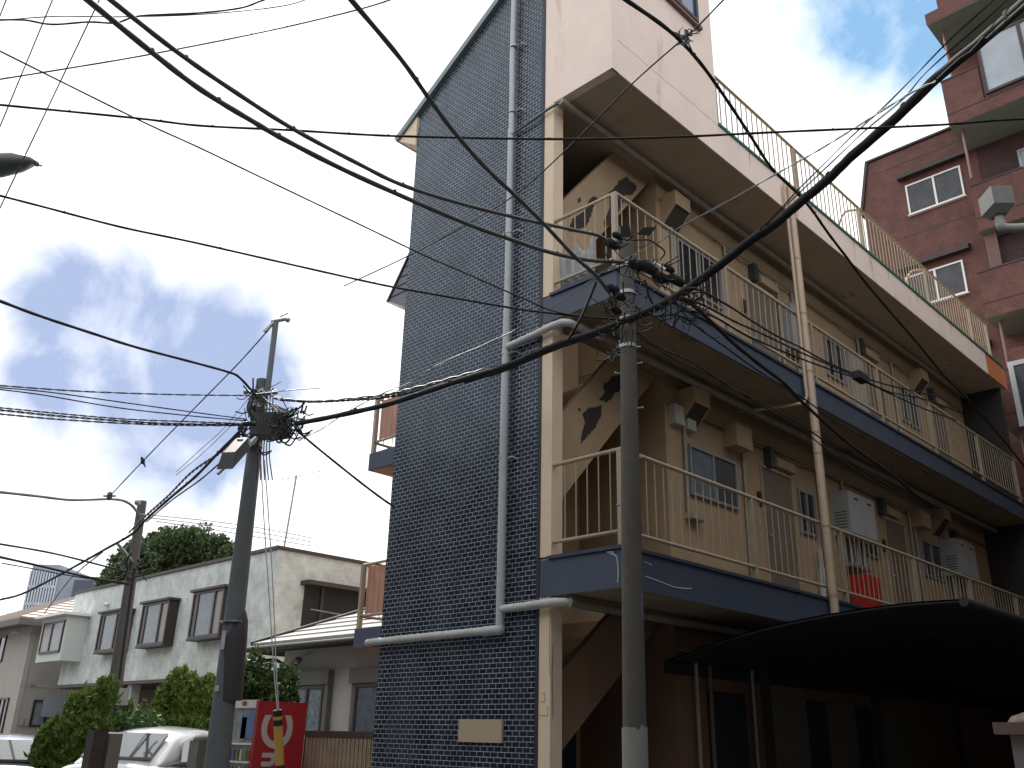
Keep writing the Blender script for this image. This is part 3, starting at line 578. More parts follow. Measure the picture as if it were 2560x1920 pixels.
# ground floor openings below the canopy
for a_, b_, z_ in ((9.75, 10.6, 2.1), (12.2, 12.75, 2.1), (13.7, 14.2, 2.1)): 
    m = MB(); FY.box(m, a_, b_, 0, z_, .001, .02); m.build('ground_door', mat('dark_ground_door', (.03, .03, .045), .5), apt)
for a_, b_ in ((11.0, 12.15), (12.85, 13.65), (14.4, 15.6)): 
    m = MB(); FY.box(m, a_, b_, .3, 2.1, .001, .03); m.build('shutter_panel', mat('dirty_beige_panel', (.15, .14, .115), .7, var=.2, grain=.1), apt)
for x, mm in ((9.46, RAILC), (9.75, POLEC), (10.72, STEEL)):
    m = MB(); m.tube([(x, YC-.06, 0), (x, YC-.06, 2.5)], .026, 8); m.build('wall_pipe', mm, apt)
# gate post at the right edge
m = MB(); m.box(4.62, 4.90, 1.17, 1.42, 0, 1.57); gp = m.build('gate_post', mat('pale_grey_render', (.24, .235, .23), .9, var=.08), None, (4.76, 1.3, 0))
tag(gp, 'pale rendered gate post at the bottom right edge', 'gate post')
m = MB(); q = [(4.57+.0, 1.12), (4.95, 1.12), (4.95, 1.47), (4.57, 1.47)]
m.prism([(x, y, 1.572) for x, y in q], (0, 0, .05)); m.sphere((4.76, 1.295, 1.62), .17, 12, 6, (1, 1, .35)); m.build('post_cap', mat('reddish_cap', (.17, .11, .10), .8), gp)

# ---------------------------------------------------------------- red tiled apartment building
XM = 23.0; XQ = 21.6
red = thing('red_apartment_building', (XM, 3, 0), 'tall red-brown tiled apartment building with green-grey balcony soffits behind the cream block', 'building')
FR = Face('X', XM); FQ = Face('X', XQ)
SG = mat('green_grey_soffit', (.20, .235, .205), .85, var=.1, vs=2)
m = MB(); m.prism([(XM, -12, 0), (XM, 8.9, 0), (XM, 8.62, 16.0), (XM, 8.31, 17.5), (XM, 5.7, 17.5), (XM, 5.7, 23.5), (XM, -12, 23.5)], (10, 0, 0)); m.build('wall', RBRICK, red)
m = MB(); m.prism([(XM-.06, 8.66, 15.9), (XM-.06, 8.31, 17.52), (XM-.06, 5.65, 17.52), (XM-.06, 5.65, 17.58), (XM-.06, 8.38, 17.58), (XM-.06, 8.74, 15.9)], (10, 0, 0)); m.build('roof_edge', mat('dark_coping', (.05, .035, .04), .6), red)
m = MB()
for z in (17.05, 14.72, 11.85, 9.1): m.box(XM-.006, XM, 5.5 if z > 17 else -12, 8.3, z, z+.03)
m.build('expansion_joint', BROWNT, red)
for (y0, y1, z0, z1) in ((5.90, 7.38, 15.32, 16.28), (5.94+.32, 7.75, 12.54, 13.5), (6.2, 7.6, 9.7, 10.7)):
    w = window(FR, y0, y1, z0, z1, red, fm=WHITEF, gm=mat('net_curtained_glass', (.05, .053, .06), .12, spec=.4, var=.45, vs=2.6), t=.045, w0=.001, w1=.06, mull=(.49,), sill=True)
    m = MB(); m.prism([(XM, y0-.25, z1+.22), (XM-.22, y0-.25, z1+.20), (XM-.22, y0-.25, z1+.32), (XM, y0-.25, z1+.42)], (0, y1-y0+.4, 0)); m.build('window_hood', ALUD, w)
# stacked balconies
BY = 5.62
for k, (zb_, zt_) in enumerate(((16.62, 18.05), (13.86, 15.2), (11.1, 12.3), (8.3, 9.7), (5.5, 6.9))):
    xo = XQ if k != 1 else XM-.55
    m = MB(); m.box(xo, xo+.12, 4.35 if k else 4.7, BY, zb_, zt_); 
    if k == 1: m.box(xo+.12, XM-.003, BY-.12, BY-.001, zb_, zt_)
    else: m.box(xo+.12, XM-.003, BY-.12, BY-.001, zb_, zt_)
    m.box(xo, xo+.12, -10, 4.35 if k else 4.7, zb_, zb_+.42 if k == 0 else zt_-.25)
    b = m.build('balcony', RBRICK, red)
    m = MB(); m.box(xo+.01, XM-.003, -10, BY-.01, zb_-.008, zb_-.001); m.build('balcony_soffit', SG, b)
    m = MB(); m.box(xo-.012, xo, -10, BY, zb_+.36, zb_+.385); m.box(xo-.02, xo+.14, 4.35 if k else 4.7, BY+.01, zt_, zt_+.04); m.build('coping', mat('dark_coping', (.05, .035, .04), .6), b)
    m = MB(); m.tube([(xo+.35, BY-.2, zb_-1.5), (xo+.35, BY-.2, zb_)], .035, 8); m.build('drain_pipe', mat('red_drain_pipe', (.22, .12, .11), .35), b)
    if k == 0:
        window(FQ, 2.6, 4.62, zb_+.46, zt_+.75, b, fm=ALUD, gm=FROST, t=.07, w0=.002, w1=.08, mull=(.5,))
    else:
        window(Face('X', XM), 2.5, 4.35 if k != 1 else 4.5, zb_+.1, zt_+.85, b, fm=ALU if k != 1 else STEEL, gm=FROST, t=.07, w0=.002, w1=.08, mull=(.4,))
m = MB(); m.box(XQ-.15, XM+8, -12, BY+.05, 19.95, 20.3); rt = m.build('top_slab', RBRICK, red)
m = MB(); m.box(XQ-.14, XM, -12, BY+.04, 19.93, 19.948); m.build('top_soffit', SG, rt)
m = MB(); m.tube([(XQ+.35, BY-.2, 17.5), (XQ+.35, BY-.2, 19.93)], .035, 8); m.build('drain_pipe', mat('red_drain_pipe', (.22, .12, .11), .35), rt)
m = MB(); m.box(XM-.3, XM-.28, 5.3, 5.58, 12.3, 13.84)
for k in range(8): m.box(XM-.315, XM-.3, 5.3+k*.036, 5.318+k*.036, 12.3, 13.84)
m.build('slatted_screen', mat('brown_slats', (.20, .12, .10), .6), red)
m = MB(); FR.box(m, -10, 5.45, 12.32, 13.85, .001, .01); FR.box(m, -10, 5.45, 15.25, 16.6, .001, .01); m.build('painted_opening_shade', brick_mat('shaded_tile', (.06, .03, .03), (.075, .035, .035), (.04, .025, .025), .23, .07, .007, .6, 'xy', .2, .3, .2), red)  # thin dark tile panels paint the shade of the balcony openings
# near lower corner block with its big window beside the corridor ends
m = MB(); m.box(21.5, XM-.002, -11, 5.30, 0, 10.15); nb = m.build('wall', RBRICK, red)
window(Face('X', 21.5), 3.2, 5.30, 8.25, 9.8, nb, fm=mat('light_grey_frame', (.50, .53, .56), .5, var=.04), gm=mat('dim_glass', (.06, .065, .075), .15, var=.4, vs=1.5), t=.11, w0=.002, w1=.1, mull=(.5,))
# grey rainwater hopper of the near right building
hb = thing('rainwater_hopper', (9.8, 2.2, 6.9), 'grey box-shaped rainwater head with an elbow pipe at the right edge', 'rainwater head')
m = MB(); c0 = at(2490, 505, 10); ex = RT*.10; ez = Vector((0, 0, .14)); ey = Vector((.1, .1, 0))
base = [c0-ex*1.1-ey+Vector((0, 0, .12)), c0+ex*1.2-ey+Vector((0, 0, .12)), c0+ex*1.2+ey+Vector((0, 0, .12)), c0-ex*1.1+ey+Vector((0, 0, .12))]
mid = [p-Vector((0, 0, .22)) for p in base]; low = [c0+(p-c0)*.55-Vector((0, 0, .13)) for p in mid]
m.hexa(mid+base); m.hexa([p for p in low]+[p for p in mid]); HG = mat('hopper_grey', (.16, .165, .165), .6, var=.15, vs=14); m.build('hopper_box', HG, hb)
m = MB(); p0 = sum(low, Vector())/4; m.tube(spline([p0+Vector((0, 0, .02)), p0-Vector((0, 0, .08)), p0+RT*.07-Vector((0, 0, .15)), p0+RT*.6-Vector((0, 0, .12))], 5), .052, 10); m.build('elbow_pipe', mat('light_pipe', (.33, .335, .33), .5), hb)

# ---------------------------------------------------------------- green-white house
gh = thing('green_white_house', (11, 18.43, 0), 'long pale green-white sided two-storey house with flat parapet and small box windows', 'house')
m = MB(); m.box(11, 19, 18.43, 30.2, 2.75, 5.48); m.build('upper_wall', brick_mat('pale_siding', (.56, .60, .575), (.57, .61, .59), (.50, .53, .52), 1.8, .10, .004, .7, 'xy', .1, .3, .15), gh)
m = MB(); m.box(12.6, 19, 18.9, 30.2, 0, 2.745); m.build('lower_wall', mat('dark_brown_wall', (.13, .10, .085), .8, var=.15), gh)  # lower wall in dark brown
m = MB(); m.box(10.95, 19.05, 18.38, 30.25, 5.482, 5.56); m.build('parapet_cap', BROWNT, gh)
m = MB(); m.box(10.96, 12.6, 18.4, 30.2, 2.66, 2.745); m.build('overhang_soffit', BROWNT, gh)
for y in (20.6, 25.2): m = MB(); m.box(11.1, 11.35, y, y+.25, 0, 2.66); m.build('pillar', SIDING, gh)
FG = Face('X', 11.0)
for (y0, y1, z0, z1) in ((20.15, 21.68, 3.62, 4.74), (22.95, 24.5, 3.58, 4.68), (25.6, 27.2, 3.55, 4.62)):
    o = window(FG, y0, y1, z0, z1, gh, fm=ALUD, gm=CURT, gm2=mat('pinkish_curtain', (.20, .17, .17), .3, var=.2, vs=3), t=.06, w0=.0, w1=.28, mull=(.30, .84))
    m = MB(); m.box(10.66, 11, y0-.08, y1+.08, z1+.001, z1+.06); m.build('window_cap', BROWNT, o); m = MB(); m.box(10.7, 11, y0, y1, z0-.05, z0-.001); m.build('sill', BROWNT, o)
m = MB(); m.box(10.4, 11, 28.75, 30.75, 3.38, 4.68); bw = m.build('bay_window', SIDING, gh)
window(Face('X', 10.4), 28.9, 30.55, 3.62, 4.55, bw, fm=ALUD, gm=mat('pinkish_curtain', (.20, .17, .17), .3), gm2=CURT, t=.06, mull=(.55,))
m = MB(); m.box(10.2, 11, 28.6, 30.95, 4.682, 4.76); m.build('bay_cap', WHITEF, bw); 
m = MB(); m.sphere((10.94, 27.5, 4.95), .07, 8, 6); m.tube([(11, 27.5, 4.95), (10.9, 27.5, 4.93)], .05, 8); m.build('camera_dome', WHITEF, gh)
# enclosed dark verandah on the end wall
FE = Face('Y', 18.43)
m = MB(); FE.box(m, 11.82, 14.6, 3.2, 4.75, .001, .03); ve = m.build('veranda_opening', DARK, gh)  # flat near-black panel; the interior shade is in its colour
m = MB(); FE.box(m, 11.7, 14.8, 4.75, 4.85, 0, .35); FE.box(m, 12.25, 12.33, 3.2, 4.75, .03, .08); m.build('veranda_frame', BROWNT, ve)
m = MB(); m.tube([(11.9, 18.2, 4.2), (14.5, 18.2, 4.1)], .018, 6); m.build('drying_pole', STEEL, ve)
# ---------------------------------------------------------------- antenna on the roof
an = thing('tv_antenna', (11.8, 19.6, 5.56), 'thin tilted television aerial on a mast above the green-white house', 'antenna')
m = MB(); m.tube([(11.85, 19.6, 5.56), (11.95, 19.55, 7.65)], .022, 6); m.build('mast', CABW, an)
m = MB(); c = Vector((12.0, 19.5, 7.65)); ax = Vector((.75, -.45, .28)).normalized(); m.tube([c-ax*.45, c+ax*.55], .010, 5)
for k in range(7): p = c-ax*.42+ax*.155*k; w = ax.cross(Vector((0, 0, 1))).normalized()*(.16+.02*(k % 2)); m.tube([p-w, p+w], .006, 4)
m.build('aerial_elements', CABW, an)

# ---------------------------------------------------------------- cottage with tiled roof
ct = thing('white_cottage', (8.9, 11, 0), 'single-storey white stucco cottage with ribbed slate hip roof and shuttered windows', 'house')
m = MB(); m.box(8.95, 15, 10.3, 14.35, 0, 2.86); m.build('wall', WSTUCCO, ct)
m = MB(); ye = 14.75; z0 = 2.93; sl = .46
for k in range(16):      # stepped courses of slates, clipped by the hip
    x = 8.5+k*.25; za = z0+k*.25*sl
    m.hexa([(x, 10.0, za), (x+.27, 10.0, za+.27*sl), (x+.27, ye-(x+.27-8.5)*1.0, za+.27*sl), (x, ye-(x-8.5), za), (x, 10.0, za+.045), (x+.27, 10.0, za+.27*sl+.02), (x+.27, ye-(x+.27-8.5), za+.27*sl+.02), (x, ye-(x-8.5), za+.045)])
m.build('roof', mat('grey_slates', (.30, .30, .29), .6, var=.15, vs=5), ct)
m = MB(); m.prism([(8.5, 14.75, 2.93), (12.5, 14.75, 2.93), (12.5, 10.75, 4.76)], (0, .02, 0)); m.build('roof', mat('grey_slates', (.30, .30, .29), .6), ct)
m = MB(); m.tube([(8.5, 14.76, 2.97), (12.5, 10.76, 4.8)], .04, 8); m.build('hip_ridge', BROWNT, ct)
m = MB(); m.box(8.48, 8.56, 10, 14.75, 2.80, 2.925); m.box(8.56, 12.5, 14.68, 14.75, 2.80, 2.925); m.box(8.56, 8.95, 10, 14.68, 2.862, 2.92); m.build('fascia', BROWNT, ct)
m = MB(); m.tube([(8.42, 10, 2.86), (8.42, 14.95, 2.86)], .05, 8); m.build('gutter', mat('black_gutter', (.02, .02, .022), .6), ct)
m = MB(); m.tube(spline([(8.45, 14.6, 2.84), (8.47, 14.55, 2.66), (8.88, 14.1, 2.45), (8.9, 14.1, 0)], 5), .03, 8); m.build('downspout', ALUD, ct)
FC = Face('X', 8.95)
for (y0, y1) in ((12.95, 14.1), (10.9, 12.1)):
    m = MB(); FC.box(m, y0-.14, y1+.14, .9, 2.27, .0, .05); FC.box(m, y0-.14, y1+.14, 2.27, 2.50, .0, .12); FC.box(m, y0-.14, y0-.03, .9, 2.27, .05, .10); 
    sb = m.build('shutter_box', mat('taupe_shutter_box', (.16, .155, .145), .7, var=.1, vs=3), ct)
    window(Face('X', 8.899), y0, y1, .9, 2.26, sb, fm=ALUD, gm=CURT, gm2=mat('striped_curtain', (.17, .21, .24), .25, var=.6, vs=11), t=.05, mull=(.42,))
m = MB(); m.tube([(8.93, 13.95, 2.62), (8.8, 13.85, 2.64), (8.78, 13.7, 2.66)], .03, 8); m.sphere((8.76, 13.62, 2.67), .06, 8, 6); m.build('security_lamp', mat('taupe_shutter_box', (.16, .155, .145), .7), ct)
# slatted fence in front of the cottage
fn = thing('slatted_fence', (7.6, 10.6, 0), 'brown fence of thin vertical slats between the red vending machine and tiled wall', 'fence')
m = MB(); m.box(7.6, 7.66, 9.2, 11.75, 1.47, 1.56); m.box(7.6, 7.66, 9.2, 11.75, .2, .28); m.build('rail', BROWNT, fn)
m = MB(); m.box(7.70, 7.72, 9.2, 11.75, .28, 1.47); m.build('backing_panel', mat('brown_backing', (.10, .055, .04), .8, var=.3, vs=4), fn)
m = MB(); y = 9.25
while y < 11.4: m.box(7.60, 7.622, y, y+.016, .28, 1.47); m.box(7.60, 7.622, y+.034, y+.05, .28, 1.47); y += .088
m.build('slats', mat('pale_tan_slats', (.40, .33, .25), .6, var=.2, vs=4), fn)
m = MB(); m.box(7.585, 7.60, 11.45, 11.5, 0, 1.5); m.box(7.585, 7.60, 11.54, 11.59, 0, 1.5); m.build('end_strip', WHITEF, fn)

# ---------------------------------------------------------------- vending machine
vm_ = thing('vending_machine', (6.85, 11.2, 0), 'red drinks vending machine with silver lettering on its side, half hidden by the left pole', 'vending machine')
RED = mat('vending_red', (.28, .010, .020), .35, spec=.4, var=.04)
vx0, vx1, vy0, vy1, vz = 6.47, 7.20, 10.86, 11.9, 1.90
m = MB(); m.box(vx0+.05, vx1, vy0, vy1, .07, vz); m.build('cabinet', RED, vm_)
m = MB(); m.box(vx0, vx0+.05, vy0, vy0+.06, .07, vz); m.box(vx0, vx0+.05, vy1-.1, vy1, .07, vz); m.box(vx0, vx0+.05, vy0+.06, vy1-.1, .07, .95); m.build('door_frame', RED, vm_)
m = MB(); m.box(vx0+.005, vx0+.05, vy0+.06, vy1-.1, vz-.09, vz+.01); hd = m.build('header_panel', mat('header_white', (.60, .60, .58), .5), vm_)
m = MB(); m.box(vx0+.035, vx0+.049, vy0+.06, vy1-.1, .95, vz-.09); m.build('display_back', mat('display_grey', (.22, .26, .24), .2, var=.5, vs=6), vm_)
m = MB(); cols = [(.5, .05, .05), (.55, .55, .5), (.12, .2, .45), (.1, .35, .15), (.3, .2, .08)]
for r_, z in enumerate((.97, 1.17, 1.38)):
    for i in range(8 if r_ < 2 else 0):
        y = vy0+.12+i*.098; mm = MB(); mm.tube([(vx0+.02, y, z+.015), (vx0+.02, y, z+.13)], .022, 8); mm.sphere((vx0+.02, y, z+.13), .016, 6, 4)
        mm.build('bottle', mat('can_%d' % (i*3 % 5), cols[(i*3+r_) % 5], .4), vm_)
m = MB(); m.box(vx0+.022, vx0+.033, vy0+.10, vy0+.42, 1.44, 1.74); m.build('poster', mat('poster_blue', (.06, .13, .33), .4, var=.2, vs=9), vm_)
m = MB(); m.box(vx0+.022, vx0+.032, vy0+.28, vy0+.40, 1.42, 1.70); m.build('poster', mat('poster_red', (.45, .14, .15), .4, var=.2, vs=15), vm_)
for z in (.955, 1.155, 1.37):
    m = MB(); m.box(vx0+.005, vx0+.034, vy0+.08, vy1-.12, z, z+.018)
    for i in range(16): m.box(vx0-.004, vx0+.005, vy0+.1+i*.05, vy0+.125+i*.05, z-.004, z+.018)
    m.build('price_rail', WHITEF, vm_)
Ms = lambda c, rot: Matrix.Translation(c) @ Matrix.Rotation(math.radians(90), 4, 'X') @ Matrix.Rotation(rot, 4, 'Z')
# header price on the -x side
text_mesh('100', .085, Matrix.Translation((vx0-.0, vy0+.36, vz-.035)) @ Matrix.Rotation(-math.pi/2, 4, 'Z') @ Matrix.Rotation(math.pi/2, 4, 'X'), mat('price_red', (.35, .04, .02), .6), hd, 'price_figures', .003)
SILV = mat('silver_lettering', (.42, .43, .46), .35, metal=.3, var=.05); SILV2 = mat('dark_lettering', (.10, .03, .05), .5)  # silver letters, and a dark tone for the small ones
text_mesh('C', .62, Ms((6.80, vy0-.004, 1.53), math.radians(90)), SILV, vm_, off=.012)
text_mesh('h', .36, Ms((6.72, vy0-.004, 1.20), math.radians(-90)), SILV, vm_, off=.012)
m = MB(); m.tube([(6.69, vy0-.001, .97), (6.69, vy0-.012, .97)], .105, 24, smooth=False); dk = m.build('lettering', SILV, vm_)
text_mesh('ab', .15, Ms((6.69, vy0-.014, .98), 0), SILV2, dk, 'small_lettering', .002)
m = MB(); m.box(vx0+.01, vx1, vy0+.02, vy1, 0, .07); m.build('plinth', DARK, vm_)

# ---------------------------------------------------------------- beige house at the end of the street
bh = thing('beige_house', (10.63, 31.87, 0), 'beige stucco two-storey house with brown slate roof at the far left', 'house')
m = MB(); m.box(10.5, 19, 31.87, 42, 0, 4.62); m.build('wall', STUCCO, bh)
m = MB(); m.box(10.47, 10.62, 31.84, 31.95, 0, 4.6); m.box(10.49, 19, 31.855, 31.87, 2.72, 2.75); m.build('corner_board', mat('pale_board', (.42, .40, .38), .8), bh)
RS = mat('beige_slates', (.36, .30, .26), .6, var=.12, vs=4)  # beige slates of the roof
m = MB()
for k in range(14):
    d = k*.3; y = 31.2+d; za = 4.72+d*.42
    m.hexa([(9.85+d, y, za), (20-d, y, za), (20-d-.32, y+.32, za+.134), (9.85+d+.32, y+.32, za+.134), (9.85+d, y, za+.05), (20-d, y, za+.05), (20-d-.32, y+.32, za+.155), (9.85+d+.32, y+.32, za+.155)])
m.build('roof', RS, bh)
m = MB()
for k in range(14):
    d = k*.3; x = 9.85+d; za = 4.72+d*.42
    m.hexa([(x, 31.2+d, za-.005), (x+.32, 31.52+d, za+.13), (x+.32, 43-d, za+.13), (x, 43-d, za-.005), (x, 31.2+d, za+.045), (x+.32, 31.52+d, za+.15), (x+.32, 43-d, za+.15), (x, 43-d, za+.045)])
m.build('roof', RS, bh)
m = MB(); m.box(9.83, 20, 31.18, 31.24, 4.52, 4.72); m.box(9.83, 9.89, 31.24, 43, 4.52, 4.71); m.box(9.89, 20, 31.24, 31.87, 4.60, 4.64); m.box(9.89, 10.5, 31.87, 43, 4.60, 4.64); m.build('eaves', mat('eaves_taupe', (.17, .15, .14), .8), bh)
m = MB(); m.tube([(9.9, 31.8, 4.3), (13.5, 31.8, 4.22)], .03, 6); m.tube([(11.66, 31.82, 0), (11.66, 31.82, 3.3)], .03, 6); m.build('wall_conduit', mat('pale_board', (.42, .40, .38), .8), bh)
FB = Face('Y', 31.87)
window(FB, 10.95, 11.75, 3.62, 4.42, bh, fm=ALUD, gm=mat('pale_lace_glass', (.22, .25, .28), .3, var=.3, vs=5), t=.06, w0=.0, w1=.05)
w = window(FB, 10.98, 11.85, 1.55, 2.35, bh, fm=ALUD, gm=mat('pale_lace_glass', (.22, .25, .28), .3), t=.06, w0=.0, w1=.05)
m = MB(); FB.box(m, 11.25, 11.95, 1.85, 2.5, .06, .09); m.build('open_sash', FROST, w)
window(Face('X', 10.5), 34.1, 35.3, 3.55, 4.4, bh, fm=ALUD, gm=GLASS, t=.06, w0=.0, w1=.05)
window(Face('X', 10.5), 32.6, 33.4, 1.3, 2.4, bh, fm=ALUD, gm=GLASS, t=.06, w0=.0, w1=.05)
m = MB(); FB.box(m, 10.68, 10.80, 1.58, 1.78, 0, .06); FB.box(m, 10.83, 10.95, 1.58, 1.78, 0, .06); FB.box(m, 10.78, 10.88, 2.78, 2.9, 0, .08); m.build('meter_box', BOXM, bh)
# grey concrete sleeper wall etc. hidden; far tower
tw = thing('distant_tower', (60, 175, 0), 'distant grey-blue high-rise with white grid of windows beyond the slate roof', 'tower')
TB = mat('tower_grey_blue', (.26, .29, .35), .8, var=.05); 
p_ = [at(64, 1500, 165), at(133, 1500, 165), at(172, 1500, 158), at(270, 1500, 165)]
def tz(px, py, d): return at(px, py, d).z
v0 = Vector((p_[0].x, p_[0].y, 0)); v1 = Vector((p_[1].x, p_[1].y, 0)); e1 = (v1-v0); back = Vector((-e1.y, e1.x, 0)).normalized()*25
zt = tz(75, 1422, 165)
m = MB(); m.prism([v0, v1, v1+back, v0+back], (0, 0, zt)); m.build('slab_block', mat('tower_glass_blue', (.085, .12, .22), .4, var=.3, vs=.4), tw)
m = MB(); u = e1.normalized(); out = -back.normalized()*.25
Lx = e1.length
for i in range(11):
    a = v0+u*(Lx*i/10); m.prism([a-u*.12, a+u*.12, a+u*.12+out, a-u*.12+out], (0, 0, zt))
for z in range(1, 6):
    zz = zt-z*3.1; a = v0; m.prism([a+Vector((0, 0, zz)), v1+Vector((0, 0, zz)), v1+out+Vector((0, 0, zz)), a+out+Vector((0, 0, zz))], (0, 0, .45))
m.build('window_grid', mat('tower_white', (.50, .53, .58), .7), tw)
v2 = Vector((p_[3].x, p_[3].y, 0)); 
m = MB(); m.prism([v1+u*.1, v2, v2+back, v1+back], (0, 0, tz(200, 1437, 165))); m.build('side_block', TB, tw)
m = MB(); a = Vector((at(176, 1500, 163).x, at(176, 1500, 163).y, 0)); b = Vector((at(268, 1500, 163).x, at(268, 1500, 163).y, 0)); m.prism([a, b, b+back*.1, a+back*.1], (0, 0, tz(220, 1447, 163))); m.build('dark_block', mat('tower_dark', (.075, .085, .12), .8), tw)  # darker slab in front of the side block
m = MB(); m.prism([v0, v1, v1+back, v0+back], (0, 0, 1.2)); o = m.build('roof_plant', TB, tw); o.location.z += zt

# ---------------------------------------------------------------- plants
def leaf_obj(name, m_, pts, parent, sz, up=0.0, seed=1, asp=2.2):
    rnd = random.Random(seed); vs = []; fs = []
    off = root_loc(parent)
    for p in pts:
        d = Vector((rnd.gauss(0, 1), rnd.gauss(0, 1), rnd.gauss(0, 1)+up)).normalized(); s = sz*rnd.uniform(.6, 1.4)
        a = d.orthogonal().normalized(); a = Matrix.Rotation(rnd.uniform(0, 6.28), 3, d) @ a
        p = p-off; k = len(vs); vs += [p-a*s*.5, p+d*s*asp*.5, p+a*s*.5, p-d*s*asp*.3]; fs.append((k, k+1, k+2, k+3))
    me = bpy.data.meshes.new(name); me.from_pydata([tuple(v) for v in vs], [], fs); me.materials.append(m_)
    o = bpy.data.objects.new(name, me); COL.objects.link(o); o.parent = parent; return o
CON = mat('conifer_green', (.105, .165, .026), .7, var=.4, vs=5, trans=.24)
LEAF = mat('broadleaf_green', (.055, .09, .032), .6, var=.35, vs=.9, trans=.30)
LEAFB = mat('bush_green', (.05, .10, .025), .5, var=.35, vs=5, trans=.35)
BARK = mat('bark', (.09, .065, .045), .9, var=.2)
def conifer(name, base, blobs, n, label, sz=.03, group=None, m_=CON, seed=1, up=1.6, asp=3.2, r_trunk=.06):
    rnd = random.Random(seed); t = thing(name, base, label, 'shrub', group); base = Vector(base)
    top = max(b[0][2]+b[1][2] for b in blobs)
    m = MB(); m.tube(spline([base, base+Vector((.05, .02, top*.4)), base+Vector((0, 0, top*.8))], 4), [r_trunk*(1-.7*i/8) for i in range(9)], 7)
    for b in blobs: m.tube([base+Vector((0, 0, top*.25)), base+Vector(b[0])], [.03, .01], 5)
    m.build('trunk', BARK, t)
    pts = []; vol = [b[1][0]*b[1][1]*b[1][2] for b in blobs]; tot = sum(vol)
    for b, v in zip(blobs, vol):
        for _ in range(int(n*v/tot)):
            d = Vector((rnd.gauss(0, 1), rnd.gauss(0, 1), rnd.gauss(0, 1))).normalized(); rr_ = rnd.uniform(.55, 1)**.5
            q = Vector((d.x*b[1][0], d.y*b[1][1], d.z*b[1][2]))*rr_
            w_ = base+Vector(b[0])+q; f = 1+.42*mn.noise(w_*2.4+Vector((seed, 0, 0)))+.38*mn.noise(w_*7.5)
            pts.append(base+Vector(b[0])+q*f)
    if up > 1:   # loose shoots standing out of the clipped outline
        for _ in range(260):
            p = pts[rnd.randrange(len(pts))]; q = (p-base-Vector((0, 0, 1))).normalized(); q = (q+Vector((rnd.gauss(0, .3), rnd.gauss(0, .3), .9))).normalized(); ln = rnd.uniform(.06, .2)
            for k in range(14): pts.append(p+q*ln*k/13+Vector((rnd.gauss(0, .008), rnd.gauss(0, .008), 0)))
    leaf_obj('foliage', m_, pts, t, sz, up, seed, asp)
    return t
c = at(190, 1835, 15)
conifer('conifer_shrub', (c.x, c.y, 0), [((0, 0, 1.0), (.40, .40, .95)), ((.12, -.05, 1.7), (.34, .34, .5)), ((.30, -.12, 2.0), (.20, .20, .33)), ((-.36, .18, 1.25), (.22, .22, .42)), ((.3, -.15, 1.1), (.24, .24, .6))], 36000, 'rounded yellow-green conifer shrub left of the thin wooden-looking pole', .038, 'clipped conifers in front of the long house', seed=4)
c = at(455, 1835, 17.5)
conifer('conifer_shrub', (c.x, c.y, 0), [((0, 0, 1.5), (.52, .52, 1.0)), ((-.40, .2, 1.75), (.22, .22, .55)), ((.25, -.12, 2.1), (.33, .33, .45)), ((-.08, 0, 2.2), (.28, .28, .38))], 36000, 'tall conifer shrub with dark underside behind the white car roof', .040, 'clipped conifers in front of the long house', seed=9)
c = at(340, 1835, 19)
conifer('low_conifer', (c.x, c.y, 0), [((0, 0, 1.1), (.2, .2, .8)), ((-.35, .2, 1.9), (.22, .22, .25)), ((.35, -.2, 1.2), (.2, .2, .6))], 9000, 'small yellowish conifer between the two larger shrubs', .034, 'clipped conifers in front of the long house', seed=14)
c = at(290, 1850, 16)
conifer('leafy_bush', (c.x, c.y, 0), [((0, 0, .95), (.5, .5, .8)), ((.4, -.3, 1.2), (.4, .4, .6))], 6000, 'loose small-leaved shrub behind the thin pole base', .05, None, LEAFB, 21, .2, 1.8)
c = at(628, 1835, 13.2)
conifer('leafy_bush', (c.x, c.y, 0), [((0, 0, 1.75), (.42, .42, .78)), ((.3, -.2, 1.9), (.3, .3, .55)), ((-.2, .1, 2.05), (.3, .3, .5))], 12000, 'glossy green bush rising behind the vending machine', .045, None, LEAFB, 22, .2, 1.8)
# broadleaf tree behind the long house
c = at(420, 1600, 33); tr = thing('broadleaf_tree', (c.x, c.y, 0), 'large dark green broadleaf tree rising behind the long house parapet', 'tree')
ctr = at(425, 1408, 33); rnd = random.Random(5)
cl_ = [(at(px, py, 33+rnd.uniform(-2, 2)), r) for px, py, r in ((430, 1385, 1.0), (370, 1400, .95), (490, 1385, 1.0), (545, 1395, .8), (420, 1350, .5), (385, 1357, .45), (470, 1356, .45), (550, 1363, .4), (320, 1418, .75), (282, 1446, .5), (510, 1420, .9), (570, 1400, .5), (585, 1425, .6), (350, 1440, .9), (430, 1435, 1.1), (545, 1440, .9), (275, 1470, .5), (455, 1340, .3), (345, 1380, .4), (525, 1362, .35))]
m = MB(); base = Vector((c.x, c.y, 0)); m.tube(spline([base, base+Vector((.1, 0, 3)), ctr-Vector((0, 0, 1.5))], 4), [.28-.02*i for i in range(9)], 9)
for q, r in cl_: m.tube(spline([ctr-Vector((0, 0, 1.6)), (ctr+q)/2-Vector((0, 0, .6)), q-Vector((0, 0, r*.5))], 3), [.04-.005*i for i in range(7)], 5)
m.build('trunk', BARK, tr)
pts = []
for q, r in cl_:
    for _ in range(int(6500*r**2)):
        d = Vector((rnd.gauss(0, 1), rnd.gauss(0, 1), rnd.gauss(0, 1))).normalized(); rr_ = rnd.uniform(.15, 1)**.45
        p = q+d*r*rr_*(1+.5*mn.noise((q+d*r)*1.7)); 
        if mn.noise(p*2.4) > -.42: pts.append(p)
leaf_obj('crown', LEAF, pts, tr, .10, .1, 5, 1.5)

